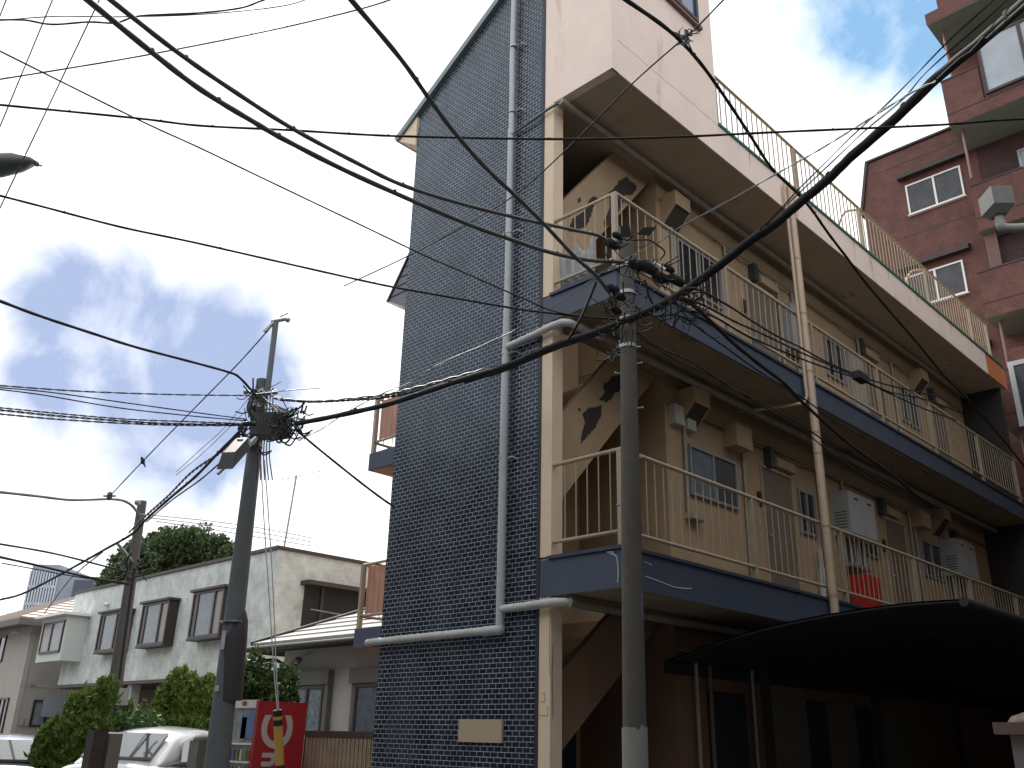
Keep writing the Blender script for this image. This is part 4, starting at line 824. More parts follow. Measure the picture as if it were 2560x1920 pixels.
# ---------------------------------------------------------------- cars
def body_loft(m, secs):
    """secs: list of (y, [(x, z)...]) cross-sections, mirrored in x; local car frame"""
    rows = []
    for y, pr_ in secs:
        half = [(x, y, z) for x, z in pr_]; rows.append(half+[(-x, y, z) for x, y, z in reversed(half)])
    n = len(rows[0]); vs = [p for r in rows for p in r]
    fs = [(i*n+j, i*n+j+1, (i+1)*n+j+1, (i+1)*n+j) for i in range(len(rows)-1) for j in range(n-1)]
    fs += [tuple(range(n-1, -1, -1)), tuple(range((len(rows)-1)*n, len(rows)*n))]
    m.add(vs, fs, True)
def make_car(loc, rz, paint, label, plate=None, H=1.0):
    t = thing('parked_car', loc, label, 'car'); t.rotation_euler.z = rz
    loc = Vector(loc)
    def fin(m, name, mm, par=t): 
        # vertices are in the car's own frame already
        me = bpy.data.meshes.new(name); me.from_pydata(m.v, [], m.f); me.polygons.foreach_set('use_smooth', m.sm); me.materials.append(mm); me.update()
        o = bpy.data.objects.new(name, me); COL.objects.link(o); o.parent = par; return o
    z = lambda v: v*H
    # y = -2.1 rear ... +2.1 front
    lower = lambda w, zt, zb: [(0, z(zb)), (w*.9, z(zb)), (w, z(zb+.15)), (w, z(zt-.18)), (w*.95, z(zt)), (0, z(zt+.02))]
    m = MB(); body_loft(m, [(-2.15, lower(.70, .80, .35)), (-2.10, lower(.80, .97, .25)), (-1.9, lower(.84, 1.02, .2)), (-1.0, lower(.87, .98, .18)), (0, lower(.88, .94, .18)), (1.0, lower(.87, .92, .18)), (1.7, lower(.84, .84, .2)), (2.1, lower(.72, .70, .25)), (2.18, lower(.6, .6, .32))])
    b = fin(m, 'body', paint); sb = b.modifiers.new('s', 'SUBSURF'); sb.levels = sb.render_levels = 2
    # greenhouse
    gsec = lambda wb, wt, zt, crown=.03: [(0, z(.93)), (wb, z(.93)), ((wb+wt)/2+.02, z((.93+zt)/2)), (wt, z(zt-.05)), (wt*.82, z(zt-.005)), (0, z(zt+crown))]
    m = MB(); body_loft(m, [(-1.9, gsec(.66, .60, .97, 0)), (-1.78, gsec(.74, .66, 1.09, .015)), (-1.2, gsec(.80, .60, 1.40)), (-.8, gsec(.81, .60, 1.475)), (-.2, gsec(.82, .61, 1.505)), (.4, gsec(.82, .60, 1.46)), (1.0, gsec(.80, .62, 1.14)), (1.35, gsec(.76, .66, .99))])
    gl = fin(m, 'cabin', paint); sb = gl.modifiers.new('s', 'SUBSURF'); sb.levels = sb.render_levels = 2
    GL = mat('car_glass', (.03, .035, .04), .04, spec=.9, var=0, coat=1)
    m = MB(); rw = [(-.56, -1.83, 1.055), (.56, -1.83, 1.055), (.50, -1.27, 1.375), (-.50, -1.27, 1.375)]
    n_ = Vector((0, -.5, .87))*.045; m.prism([Vector((x, y, z(zz)))+n_*.0 for x, y, zz in rw], n_); fin(m, 'rear_window', GL)
    for s in (-1, 1):
        m = MB(); side = [(s*.815, -1.42, 1.02), (s*.835, .75, .99), (s*.69, .18, 1.36), (s*.665, -.75, 1.39), (s*.70, -1.18, 1.29)]
        m.prism([Vector((x, y, z(zz))) for x, y, zz in side], (s*.025, 0, .01)); sw = fin(m, 'side_window', GL)
        m = MB(); m.prism([Vector((s*.70, -.28, z(1.38))), Vector((s*.70, -.2, z(1.38))), Vector((s*.85, -.2, z(1.0))), Vector((s*.85, -.28, z(1.0)))], (s*.012, 0, .0)); fin(m, 'pillar', DARK, sw)
        m = MB(); m.sphere((s*.60, -2.06, z(.80)), .16, 10, 6, (1.15, .5, .75)); fin(m, 'tail_light', mat('tail_light_red', (.45, .012, .02), .15, var=.05, coat=1))
        m = MB(); m.sphere((s*.98, .62, z(1.02)), .11, 8, 6, (1, .6, .75)); fin(m, 'mirror', paint)
        m = MB(); m.sphere((s*.66, 2.02, z(.62)), .15, 8, 6, (1, .6, .6)); fin(m, 'headlight', FROST)
        for yy in (-1.32, 1.32):
            m = MB(); m.tube([(s*.70, yy, .31), (s*.885, yy, .31)], .31, 20); wh = fin(m, 'wheel', mat('tyre_black', (.02, .02, .02), .85)); m = MB(); m.tube([(s*.88, yy, .31), (s*.895, yy, .31)], .19, 14); fin(m, 'rim', STEEL, wh)
    if plate:
        m = MB(); m.box(-.17, .17, -2.2, -2.17, z(.62), z(.78)); pl = fin(m, 'number_plate', WHITEF)
        cu = bpy.data.curves.new('t', 'FONT'); cu.body = plate; cu.size = .11; cu.extrude = .002; cu.align_x = 'CENTER'; cu.align_y = 'CENTER'; oo = bpy.data.objects.new('t', cu); COL.objects.link(oo)
        me = bpy.data.meshes.new_from_object(oo.evaluated_get(bpy.context.evaluated_depsgraph_get())); bpy.data.objects.remove(oo)
        me.transform(Matrix.Translation((0, -2.205, z(.70))) @ Matrix.Rotation(math.pi/2, 4, 'X')); me.materials.clear(); me.materials.append(mat('plate_ink', (.02, .06, .04), .6)); po = bpy.data.objects.new('plate_figures', me); COL.objects.link(po); po.parent = pl
    m = MB(); m.tube(spline([(-.3, -1.86, z(1.07)), (-.05, -1.74, z(1.14)), (.22, -1.62, z(1.21))]), .01, 5); fin(m, 'wiper', DARK)
    return t
PW = mat('pearl_white_paint', (.66, .67, .69), .22, spec=.6, var=.02, coat=1)
PS = mat('dark_silver_paint', (.16, .165, .18), .25, metal=.6, var=.02, coat=1)
c = at(392, 1835, 13.6); make_car((c.x+1.1, c.y+1.5, 0), D2R(-54), PW, 'white car whose glossy roof and rear window catch the sun, beside the left pole', None, 1.045)
c = at(28, 1880, 15); make_car((c.x+.5, c.y+1.6, 0), D2R(-22), PS, 'dark silver car with number plate at the bottom left corner', '31-63', .93)
# stump-like concrete posts
c = at(250, 1850, 12.6); sp_ = thing('concrete_post', (c.x, c.y, 0), 'pair of weathered concrete gate posts behind the white car', 'post')
m = MB(); m.box(c.x-.12, c.x+.08, c.y-.05, c.y+.18, 0, 1.50); m.build('post', mat('dark_weathered_wood', (.045, .036, .034), .9, var=.3, vs=9), sp_)
m = MB(); m.box(c.x+.10, c.x+.27, c.y-.1, c.y+.15, 0, 1.46); m.build('post', POLEC, sp_)
c = at(505, 1860, 12); m = MB(); m.box(c.x-.1, c.x+.14, c.y-.1, c.y+.15, 0, 1.40); m.sphere((c.x+.02, c.y+.02, 1.41), .14, 10, 5, (1, 1, .5)); o = m.build('bollard', POLEC, None, (c.x, c.y, 0)); tag(o, 'short round-topped grey post just left of the big leaning pole', 'bollard')

# ---------------------------------------------------------------- poles
def pole_line(p_bot, d, p_top):
    r = ray(*p_bot); b = CAM+r*d; hh = math.hypot(b.x, b.y); r2 = ray(*p_top); t = CAM+r2*(hh/math.hypot(r2.x, r2.y)); return b, t
# left pole
b, t = pole_line((543, 1900), 11, (657, 950)); ax = (t-b).normalized(); foot = b-ax*(b.z/ax.z); 
lp = thing('utility_pole', foot, 'thick grey concrete utility pole with steel extension tube, beside the vending machine', 'utility pole')
m = MB(); m.tube([foot, b, t], [.158, .150, .084], 20); m.build('shaft', POLE, lp)
et = at(690, 800, 11/(F.dot(F))*1.0)
b2, t2 = pole_line((672, 990), 12.2, (690, 800)); 
hh = math.hypot(t.x, t.y); q0 = CAM+ray(668, 985)*((hh-.1)/math.hypot(ray(668, 985).x, ray(668, 985).y)); q1 = CAM+ray(690, 802)*((hh-.1)/math.hypot(ray(690, 802).x, ray(690, 802).y))
m = MB(); m.tube([q0, q1], .042, 10); ext = m.build('extension_tube', mat('dark_galvanised', (.13, .15, .17), .6, metal=.2, var=.15), lp)
m = MB(); m.tube([q1-Vector((.05, -.05, .02)), q1+Vector((.12, -.08, .05))], .03, 8); m.tube([q1, q1+Vector((-.07, .03, -.10)), q1+Vector((-.12, .06, -.2))], [.02, .03, .035], 8); m.sphere(q1+Vector((.13, -.1, .03)), .04, 8, 6); m.build('insulator', STEEL, ext)
def on_pole(py, a=(543, 1900), c_=(657, 950)):
    f = (1900-py)/(950-1900)*-1; f = (1900-py)/950; return b.lerp(t, f)
def bits(ctr, n, R, r=.006, seed=1, ln=.25, droop=.1):
    rnd = random.Random(seed); m = MB()
    for _ in range(n):
        p = Vector(ctr)+Vector((rnd.uniform(-R, R), rnd.uniform(-R, R), rnd.uniform(-R, R)*1.1)); q = p+Vector((rnd.uniform(-ln, ln), rnd.uniform(-ln, ln), rnd.uniform(-ln, ln)*.8)); mid_ = (p+q)/2-Vector((0, 0, rnd.uniform(0, droop)))
        m.tube(spline([p, mid_, q], 4), r*rnd.uniform(.6, 1.4), 4, caps=False)
    return m
for i, (py, n, R) in enumerate(((1000, 34, .13), (1060, 40, .17), (1110, 20, .10))):
    bits(on_pole(py)-F*.15, n, R, .008, i+3, .22).build('cable_tangle', CABM, lp)
m = MB()
for k in range(5):
    px0 = 655+k*7; m.tube(spline([at(px0, 985, 12.2), at(px0-4, 1060, 11.9), at(px0-10, 1130, 11.7), at(px0-14+k*3, 1200, 11.5)], 5), .008, 5)
for k in range(3): m.tube(spline([at(628+k*5, 990, 12.0), at(618+k*4, 1020, 11.9), at(632+k*5, 1055, 11.8)], 5), .010, 5)
m.build('drop_wires', CABM, lp); m = MB(); m.tube(spline([at(640, 1060, 11.7), at(610, 1060, 11.65), at(600, 1075, 11.6), at(618, 1095, 11.6), at(632, 1105, 11.6)], 5), .03, 7)
m.build('drop_loop', CABM, lp); m = MB(); m.tube(spline([at(745, 1062, 11.3), at(718, 1105, 11.3), at(700, 1098, 11.3), at(706, 1075, 11.3)], 5), .012, 6)
m.build('drop_loop', CABM, lp)
cc = on_pole(1080)-F*.25+RT*.17; m = MB(); ux = RT*.15; uz = Vector((0, 0, .16)); uy = Vector((F.x, F.y, 0)).normalized()*.14
m.hexa([cc-ux-uy-uz, cc+ux-uy-uz, cc+ux+uy-uz, cc-ux+uy-uz, cc-ux-uy+uz, cc+ux-uy+uz, cc+ux+uy+uz, cc-ux+uy+uz]); m.build('terminal_box', mat('dark_terminal_box', (.035, .038, .042), .5), lp)
cc2 = cc+RT*.24; m = MB(); ux = RT*.10; m.hexa([cc2-ux-uy-uz, cc2+ux-uy-uz*.8, cc2+ux+uy-uz*.8, cc2-ux+uy-uz, cc2-ux-uy+uz, cc2+ux-uy+uz*.9, cc2+ux+uy+uz*.9, cc2-ux+uy+uz]); m.build('terminal_box', CABM, lp)
m = MB(); c3 = on_pole(1125)-F*.16-RT*.04; m.hexa([c3-RT*.1-UP*.06-F*.01, c3+RT*.1-UP*.03-F*.01, c3+RT*.1-UP*.03+F*.01, c3-RT*.1-UP*.06+F*.01, c3-RT*.1+UP*.04-F*.01, c3+RT*.1+UP*.07-F*.01, c3+RT*.1+UP*.07+F*.01, c3-RT*.1+UP*.04+F*.01]); m.build('name_plate', mat('worn_plate', (.30, .31, .32), .6, var=.3, vs=20), lp)
for py in (985, 1028, 1060, 1135): 
    m = MB(); p = on_pole(py); rr_ = .178-.078*(1900-py)/950+.008; m.tube([p-ax*.03, p+ax*.03], rr_-.016, 18)
    if py == 985: m.tube([p-RT*.2-F*.1, p+RT*.24-F*.1], .02, 6); m.sphere(p-RT*.19-F*.1, .04, 8, 6); m.sphere(p+RT*.23-F*.1, .04, 8, 6)
    m.build('band', STEEL, lp)
# street lamp hung from the left pole
m = MB(); a = at(622, 1112, 11.2); e = at(572, 1180, 10.6); m.tube([at(640, 1095, 11.3), a, at(596, 1135, 11), at(545, 1185, 10.7)], [.03, .03, .025, .02], 8); la = m.build('lamp_bracket', STEEL, lp)
c4 = at(588, 1133, 10.7); dv = (at(608, 1112, 10.9)-at(568, 1156, 10.5)).normalized()
m = MB(); L0 = .27; sd = dv.cross(Vector((0, 0, 1))).normalized()
P4 = [c4-dv*L0-sd*.10, c4+dv*L0*.7-sd*.10, c4+dv*L0*.7+sd*.10, c4-dv*L0+sd*.10]; up_ = Vector((0, 0, .12))
m.hexa([p-up_*.5 for p in P4]+[c4+(p-c4)*.8+up_ for p in P4]); m.tube([c4+dv*L0*.68, c4+dv*(L0+.06)], [.10, .05], 10); m.build('lamp_head', mat('lamp_housing_grey', (.028, .033, .032), .5, var=.1), la)
# wraps, stickers, guard lump on the shaft
m = MB(); pa = on_pole(1625)+RT*.05-F*.02; pb = on_pole(1580)+RT*.10-F*.02; pc = on_pole(1770)+RT*.07
m.tube([pc, pa, pb, on_pole(1560)+RT*.12], [.15, .15, .09, .02], 12); m.build('pole_wrap', mat('black_wrap', (.03, .03, .034), .7), lp)
m = MB(); m.tube([on_pole(1588)-ax*.008, on_pole(1588)+ax*.008], .172, 18); m.build('band', STEEL, lp)
FL = (Vector((-F.x, -F.y, 0)).normalized()*.93-RT*.36).normalized()
for py0, py1, w in ((1612, 1655, .028), (1737, 1750, .03)):
    m = MB(); r0 = .178-.078*(1900-py0)/950+.004; ps = []
    p0, p1 = on_pole(py0)+FL*(r0+.003), on_pole(py1)+FL*(r0+.005); sx = FL.cross(Vector((0, 0, 1))).normalized()*w
    m.prism([p0-sx, p0+sx, p1+sx, p1-sx], FL*.004); m.build('sticker', mat('pale_sticker', (.36, .38, .42), .6, var=.3, vs=15), lp)
# centre pole
PC0 = (1586, 1900)
cb_, ct_ = pole_line((1588, 1900), 7.35, (1566, 600)); cx = (ct_-cb_).normalized(); cfoot = cb_-cx*(cb_.z/cx.z)
cp_ = thing('utility_pole', cfoot, 'slim grey concrete pole with cable clamps in front of the balcony corner', 'utility pole')
hh7 = math.hypot(cb_.x, cb_.y)
def on_c(py): return cb_.lerp(ct_, max(0, (cb_.z*0+1)*((CAM.z + ray(1588-22*(1900-py)/1300, py).z*hh7/math.hypot(ray(1588-22*(1900-py)/1300, py).x, ray(1588-22*(1900-py)/1300, py).y)) - cb_.z)/(ct_.z-cb_.z)))
m = MB(); m.tube([cfoot, cb_, on_c(1250), ct_], [.103, .100, .088, .068], 20); m.build('shaft', mat('brownish_concrete_pole', (.085, .080, .072), .8, var=.2, vs=4, grain=.10, bump=.3, stain=((.14, .13, .115), 1.4, .58, (3, 3, .5))), cp_)
zp = 1.62; pbase = cb_+cx*((zp-cb_.z)/cx.z)
m = MB(); n = 20; vs = []; rnd = random.Random(2)
for j, zz in enumerate((0, zp)):
    for i in range(n):
        a = 2*math.pi*i/n; q = cfoot+cx*(zz/cx.z) if j == 0 else cfoot+cx*((zp+.05*mn.noise(Vector((i*.9, 0, 3)))+rnd.uniform(-.012, .012))/cx.z); vs.append(q+Vector((math.cos(a), math.sin(a), 0))*.106)
m.add(vs, [(i, (i+1) % n, n+(i+1) % n, n+i) for i in range(n)], True); m.build('painted_base', mat('pale_grey_paint', (.24, .24, .23), .8, var=.12, grain=.08), cp_)
for py, sd_ in ((912, 1), (937, -1), (1024, 1), (1148, 1), (1268, -1)):
    p = on_c(py); m = MB(); m.tube([p, p+RT*sd_*.125+UP*.02], .007, 6); m.sphere(p+RT*sd_*.125+UP*.02, .012, 6, 4); m.build('step_bolt', STEEL, cp_)
for py in (668, 735, 800, 868):
    p = on_c(py); m = MB(); m.tube([p-cx*.018, p+cx*.018], .086, 16); m.tube([p-RT*.11, p+RT*.12], .012, 6)
    m.build('band', STEEL, cp_)
m = MB(); p = on_c(612); m.sphere(p-RT*.06, .05, 8, 6, (1.4, 1, 1)); m.sphere(p+RT*.02, .045, 8, 6); m.build('splice_clamp', CABM, cp_)
for (x, y), r in (((1620, 668), .055), ((1650, 692), .045), ((1590, 665), .04), ((1530, 610), .04), ((1545, 590), .03), ((1532, 722), .035), ((1548, 740), .035), ((1540, 775), .03), ((1690, 700), .045), ((1672, 672), .03)):
    m = MB(); q = at(x, y, 7.15); m.tube([q-RT*r*1.5+UP*r*.8, q-RT*r*.9+UP*r*.45, q+RT*r*.9-UP*r*.45, q+RT*r*1.5-UP*r*.8], [r*.35, r*.95, r*.9, r*.3], 9); m.build('splice_clamp', CABM, cp_)
m = MB(); q = at(1615, 578, 7.1); m.prism([q-RT*.07-UP*.02, q-RT*.02+UP*.03, q+RT*.085+UP*.035, q+RT*.03-UP*.03], F*.03); m.prism([at(1550, 565, 7.15), at(1552, 590, 7.15), at(1578, 590, 7.15), at(1574, 562, 7.15)], F*.05); m.build('guard_plate', mat('dark_guard', (.03, .035, .035), .5), cp_)
m = MB(); m.tube([at(1635, 658, 7.0), at(1662, 675, 7.0)], .017, 8); m.build('white_fuse', WHITEF, cp_)
for i, (x, y, n, R) in enumerate(((1560, 640, 16, .10), (1625, 680, 26, .13), (1700, 750, 26, .16), (1540, 760, 24, .10), (1580, 800, 18, .12), (1540, 845, 14, .12), (1680, 790, 20, .15), (1740, 770, 18, .14))):
    bits(at(x, y, 7.1), n, R, .0045, i+40, .14, .06).build('cable_tangle', CABM, cp_)
m = MB(); m.tube(spline([at(1490, 705, 7.0), at(1470, 755, 6.95), at(1450, 800, 6.9), at(1420, 850, 6.9)], 5), .012, 6)
m.build('drop_loop', CABM, cp_); m = MB(); m.tube(spline([at(1612, 700, 7), at(1622, 740, 7), at(1632, 760, 7)], 4), .010, 6); m.build('drop_loop', CABM, cp_); m = MB(); m.tube(spline([at(1585, 600, 7.1), at(1620, 600, 7), at(1640, 610, 7), at(1662, 630, 7), at(1650, 650, 7)], 5), .007, 6); m.build('drop_loop', CABM, cp_); m = MB(); m.tube(spline([at(1555, 595, 7.05), at(1570, 600, 7.0), at(1582, 590, 7.0)], 5), .008, 6)
m.build('drop_loop', CABM, cp_)
m = MB(); m.tube([on_c(1480)+RT*.07-F*.06, on_c(1545)+RT*.072-F*.06], .012, 6); m.build('sticker', mat('blue_sticker', (.08, .10, .22), .6), cp_)
# pole 2 (far left, behind)
b_, t_ = pole_line((262, 1890), 16.5, (356, 1253)); a2 = (t_-b_).normalized(); f2 = b_-a2*(b_.z/a2.z)
p2 = thing('utility_pole', f2, 'thinner dark pole between the two conifer shrubs', 'utility pole'); 
m = MB(); m.tube([f2, b_, t_], [.15, .145, .085], 16); m.build('shaft', mat('brown_grey_pole', (.085, .08, .078), .8, var=.15, grain=.08), p2)
m = MB(); q = b_.lerp(t_, .28); m.tube([f2+RT*.11-F*.09, b_.lerp(t_, .72)+RT*.06-F*.07], .03, 8); m.build('cable_duct', CABM, p2)
bits(b_.lerp(t_, .72), 40, .16, .010, 60, .3).build('cable_tangle', CABM, p2)
m = MB(); q = b_.lerp(t_, .74); m.tube([q, at(293, 1358, 16.5)], .03, 8); m.build('bracket', STEEL, p2); m = MB(); m.tube(spline([at(330, 1380, 16.3), at(318, 1400, 16.3), at(318, 1425, 16.3), at(300, 1427, 16.3)], 4), .018, 6); m.build('cable_loop', CABM, p2); m = MB(); m.sphere(at(344, 1256, 16.8), .06, 8, 6); m.build('insulator', STEEL, p2)
m = MB(); q = b_.lerp(t_, .225)+RT*.2-F*.1; m.box(q.x-.11, q.x+.12, q.y-.02, q.y+.02, q.z-.16, q.z+.14); m.build('sign_plate', mat('grey_sign', (.27, .28, .29), .5), p2)

# ---------------------------------------------------------------- overhead cables
def cable(pts, ds, wpx, label, m_=CABM, twist=0, name='overhead_cable', group='overhead cables', beads=0, cat='cable', n=6):
    k = len(pts); P = []
    cum = [0]
    for i in range(1, k): cum.append(cum[-1]+math.dist(pts[i], pts[i-1]))
    for i, (x, y) in enumerate(pts):
        if len(ds) == k: d = ds[i]
        else: f = cum[i]/cum[-1]; d = ds[0]+(ds[-1]-ds[0])*f
        P.append(at(x, y, d))
    C_ = spline(P, 10 if twist else 6)
    if twist and len(C_) < 60: C_ = spline(P, 26)
    dm = sum(ds)/len(ds); r = wpx/2/FOC*dm; mb = MB()
    if twist:
        for s in range(2):
            Q = []
            for i, p in enumerate(C_):
                a = i*twist+s*math.pi; Q.append(p+(RT*math.cos(a)*.4+UP*math.sin(a))*r*.62)
            mb.tube(Q, r*.55, 4, caps=False)
    else:
        mb.tube(C_, [r*(1+.07*math.sin(i*1.7)) for i in range(len(C_))], n)
        for i in range(beads):
            j = int((i+.7)*len(C_)/beads) % len(C_); mb.sphere(C_[j]+UP*r*.6, r*1.0, 6, 4)
    mp = C_[len(C_)//2]
    return tag(mb.build(name, m_, None, tuple(mp)), label, cat, group)
cable([(205, -12), (380, 131), (502, 224), (633, 304), (717, 352), (899, 443), (1157, 555), (1300, 606), (1377, 631), (1470, 650), (1560, 655)], (4.2, 7.2), 13, 'lower of the two thick parallel cables sweeping from top left to the centre pole', CABG, beads=7)
cable([(262, -12), (439, 127), (591, 232), (734, 323), (899, 411), (1007, 463), (1150, 508), (1300, 546), (1420, 572), (1500, 590), (1525, 612), (1555, 615)], (4.2, 7.2), 11, 'upper of the two thick parallel cables sweeping from top left to the centre pole', CABG, beads=6)
cable([(868, -12), (1000, 145), (1075, 250), (1136, 331), (1211, 416), (1289, 490), (1360, 560), (1436, 641), (1487, 686), (1523, 731)], (4.5, 7.15), 12, 'thick cable dropping from the top centre across the tiled wall to the centre pole', CABG, beads=4)
D1 = [(740, 1059), (820, 1044), (960, 1013), (1059, 981), (1159, 948), (1258, 918), (1345, 881), (1405, 857), (1481, 832), (1571, 797), (1647, 763), (1707, 729), (1752, 696), (1812, 651), (1875, 600), (1933, 561), (2003, 502), (2073, 444), (2128, 390), (2244, 289), (2345, 191), (2462, 94), (2580, -10)]
cable(D1, (11.0, 5.0), 18, 'thickest black cable bundle, running from the left pole to the top right corner', beads=10, n=8)
cable([(x+2, y+8) for x, y in D1[4:]], (10.0, 4.95), 11, 'black cable tied under the thickest bundle', beads=9)
cable([(683, 995), (760, 1003), (833, 1001), (960, 987), (1039, 970), (1159, 938), (1258, 912)], (11.3, 9.7), 8, 'twisted service wires joining the thick bundle over the tiled wall', CABG, twist=.9)
cable([(700, 1000), (790, 1004), (880, 1000), (960, 994), (1060, 973), (1180, 940)], (11.2, 9.9), 6, 'thinner twisted wires hung under the service wires on the tiled wall', CABM, twist=.8)
cable([(745, 1100), (800, 1075), (860, 1035), (905, 1010), (960, 982), (1024, 957), (1065, 930), (1110, 905), (1258, 840), (1330, 800), (1400, 755), (1480, 700), (1550, 655), (1640, 610), (1700, 568), (1817, 505), (1933, 439), (2030, 385), (2108, 338), (2194, 284), (2283, 229), (2340, 203)], (11.1, 5.3), 4.2, 'pale slack wire above the thick bundle', CABW, twist=.5)
cable([(-12, 261), (337, 295), (498, 314), (717, 325), (899, 336), (1021, 341), (1300, 347), (1500, 347), (1700, 342), (1949, 330), (2205, 319), (2369, 311), (2480, 302), (2580, 296)], (6, 6), 6, 'level twisted cable crossing the whole picture in front of the roof', CABM, beads=16)
cable([(-12, 200), (169, 171), (380, 135), (675, 76), (899, 23), (1010, -12)], (5, 5), 4, 'thin grey wire rising gently across the upper left sky', CABG, beads=12)
cable([(-12, 50), (60, 50), (130, 61), (220, 55), (290, 57), (350, 40), (500, 32), (600, 20), (650, 3), (690, -12)], (4.5, 4.5), 5, 'wavy cable close to the top edge at the left', CABG)
cable([(-12, 52), (140, 41), (300, 42), (500, 36), (700, 16), (790, -10)], (4.6, 4.6), 3, 'thin wire just above the wavy top edge cable', CABG)
cable([(136, -12), (-12, 345)], (5, 5), 3, 'steep thin wire nearer the left edge', CABG); cable([(254, -12), (-12, 545)], (5, 5), 3.2, 'steep thin wire crossing beside the lamp head', CABG); cable([(20, -12), (-12, 70)], (5, 5), 3, 'short steep wire in the top left corner', CABG)
cable([(-12, 122), (337, 295), (500, 370), (660, 447), (899, 561), (1064, 640), (1157, 680), (1305, 745), (1400, 782), (1550, 802)], (6, 7.2), 4, 'straight thin cable descending to the centre pole', CABM)
cable([(-12, 486), (100, 515), (300, 567), (480, 605), (700, 655), (899, 700), (990, 719), (1120, 742), (1250, 765), (1350, 780), (1560, 801)], (6.2, 7.2), 5.5, 'gently sagging cable from mid left edge to the centre pole', CABM, beads=5)
cable([(-12, 748), (100, 790), (230, 833), (340, 868), (480, 905), (570, 930), (600, 945), (645, 995)], (8, 11.6), 7, 'thick cable from the left edge to the top of the left pole', CABM)
cable([(668, 828), (640, 860), (585, 920), (470, 1037), (357, 1153), (275, 1240)], (12, 14.5), 3.2, 'messenger wire slanting down from the extension tube of the left pole', CABM)
m = MB(); q = at(357, 1153, 13.7); m.sphere(q, .035, 8, 6, (1, 1, 1.4)); m.tube([q, q-UP*.09+RT*.04], [.02, .008], 6); m.sphere(q+UP*.045-RT*.015, .022, 8, 6); o = m.build('bird', CABM, None, tuple(q)); tag(o, 'small dark bird perched on the slanting messenger wire', 'bird')
for i, (a_, w) in enumerate((([(-12, 963), (200, 978), (420, 986), (625, 989)], 4), ([(-12, 968), (120, 980), (300, 1005), (480, 1030), (615, 1048)], 3.2), ([(-12, 972), (110, 988), (300, 1020), (480, 1040), (615, 1052)], 3.2))):
    cable(a_, (10, 11.8), w, ['upper twisted wire of the left fan reaching the left pole', 'second wire of the left fan reaching the left pole', 'third wire of the left fan reaching the left pole'][i], CABM, twist=.7 if i == 0 else 0)
for i, (a_, w) in enumerate((([(-12, 1018), (150, 1034), (320, 1048), (500, 1055), (625, 1060)], 4), ([(-12, 1024), (170, 1042), (400, 1058), (625, 1062)], 5.5), ([(-12, 1034), (170, 1050), (400, 1062), (625, 1064)], 4.5))):
    cable(a_, (10, 11.7), w, ['top strand of the heavy twisted bunch left of the left pole', 'middle strand of the heavy twisted bunch left of the left pole', 'bottom strand of the heavy twisted bunch left of the left pole'][i], CABM, twist=.85)
cable([(600, 1078), (545, 1133), (488, 1192), (425, 1245), (366, 1298), (330, 1335), (256, 1377), (200, 1409), (112, 1457), (49, 1487), (-12, 1502)], (11.2, 19), 6.5, 'dark cable dropping from the left pole past the thinner pole to the lower left', CABM, beads=7)
cable([(602, 1085), (555, 1128), (480, 1180), (420, 1240), (362, 1292), (322, 1332)], (11.3, 16), 7, 'twisted cable hugging the dropping cable beside the left pole', CABG, twist=.9)
cable([(620, 1115), (560, 1150), (500, 1200), (430, 1250), (366, 1305)], (11.1, 16), 4, 'thin wire under the dropping cable beside the lamp', CABM)
cable([(256, 1380), (200, 1425), (165, 1460), (110, 1535)], (17.6, 28), 3.5, 'slack twin wire dropping onto the slate roof', CABG)
cable([(-12, 1229), (90, 1240), (180, 1250), (280, 1248), (320, 1257), (343, 1282), (350, 1318)], (12, 16.5), 7, 'thick cable curling from the left edge down to the thinner pole', CABG)
m = MB(); q = at(274, 1240, 14.6); m.sphere(q, .05, 8, 6, (1, 1, 1.5)); m.tube([q-RT*.1, q+RT*.1], .015, 6); o = m.build('cable_clamp', mat('rusty_clamp', (.12, .07, .06), .7), None, tuple(q)); tag(o, 'small rusty clamp on top of the curling cable', 'cable clamp')
cable([(-12, 1358), (140, 1385), (310, 1428), (340, 1432)], (14, 16.5), 5, 'upper straight cable reaching the thinner pole from the left', CABM)
cable([(-12, 1390), (100, 1415), (230, 1445), (330, 1460)], (14, 16.5), 6, 'lower straight cable reaching the thinner pole from the left', CABM)
cable([(5, 1408), (100, 1425), (180, 1440), (320, 1462)], (14, 16.5), 3, 'thin wire under the lower straight cable at the left', CABM)
for k in range(3): cable([(350+20*k, 1285+k*9), (520, 1302+k*10), (650, 1320+k*12), (780, 1345+k*10)], (17, 22), 2.2, ['top', 'middle', 'bottom'][k]+' one of three faint wires above the long house roof', CABW)
cable([(652, 1150), (660, 1300), (672, 1480), (684, 1660), (694, 1780)], (11.2, 9.6), 3, 'left guy wire running down to the yellow guard', CABW, name='guy_wire', group='guy wires'); cable([(661, 1150), (672, 1300), (683, 1480), (690, 1660), (697, 1780)], (11.2, 9.6), 3, 'right guy wire running down to the yellow guard', CABW, name='guy_wire', group='guy wires')
cable([(738, 1073), (800, 1125), (900, 1205), (960, 1250), (985, 1266)], (11.2, 11.0), 6, 'short cable slanting from the splice to the rear of the tiled wall', CABM)
cable([(640, 985), (730, 975), (800, 970)], (11.8, 11.8), 2.5, 'hair-thin wire level with the left pole top', CABW); cable([(720, 783), (700, 792)], (12, 12), 3, 'short wire stub at the tip of the extension tube', CABW)
for k, (x0_, y0_) in enumerate(((630, 985), (640, 1000))): cable([(x0_, y0_), (560, 1070+k*12), (500, 1125+k*14), (440, 1180+k*8)], (12, 15), 2, ['upper', 'lower'][k]+' faint wire fading down from the left pole top', CABW)
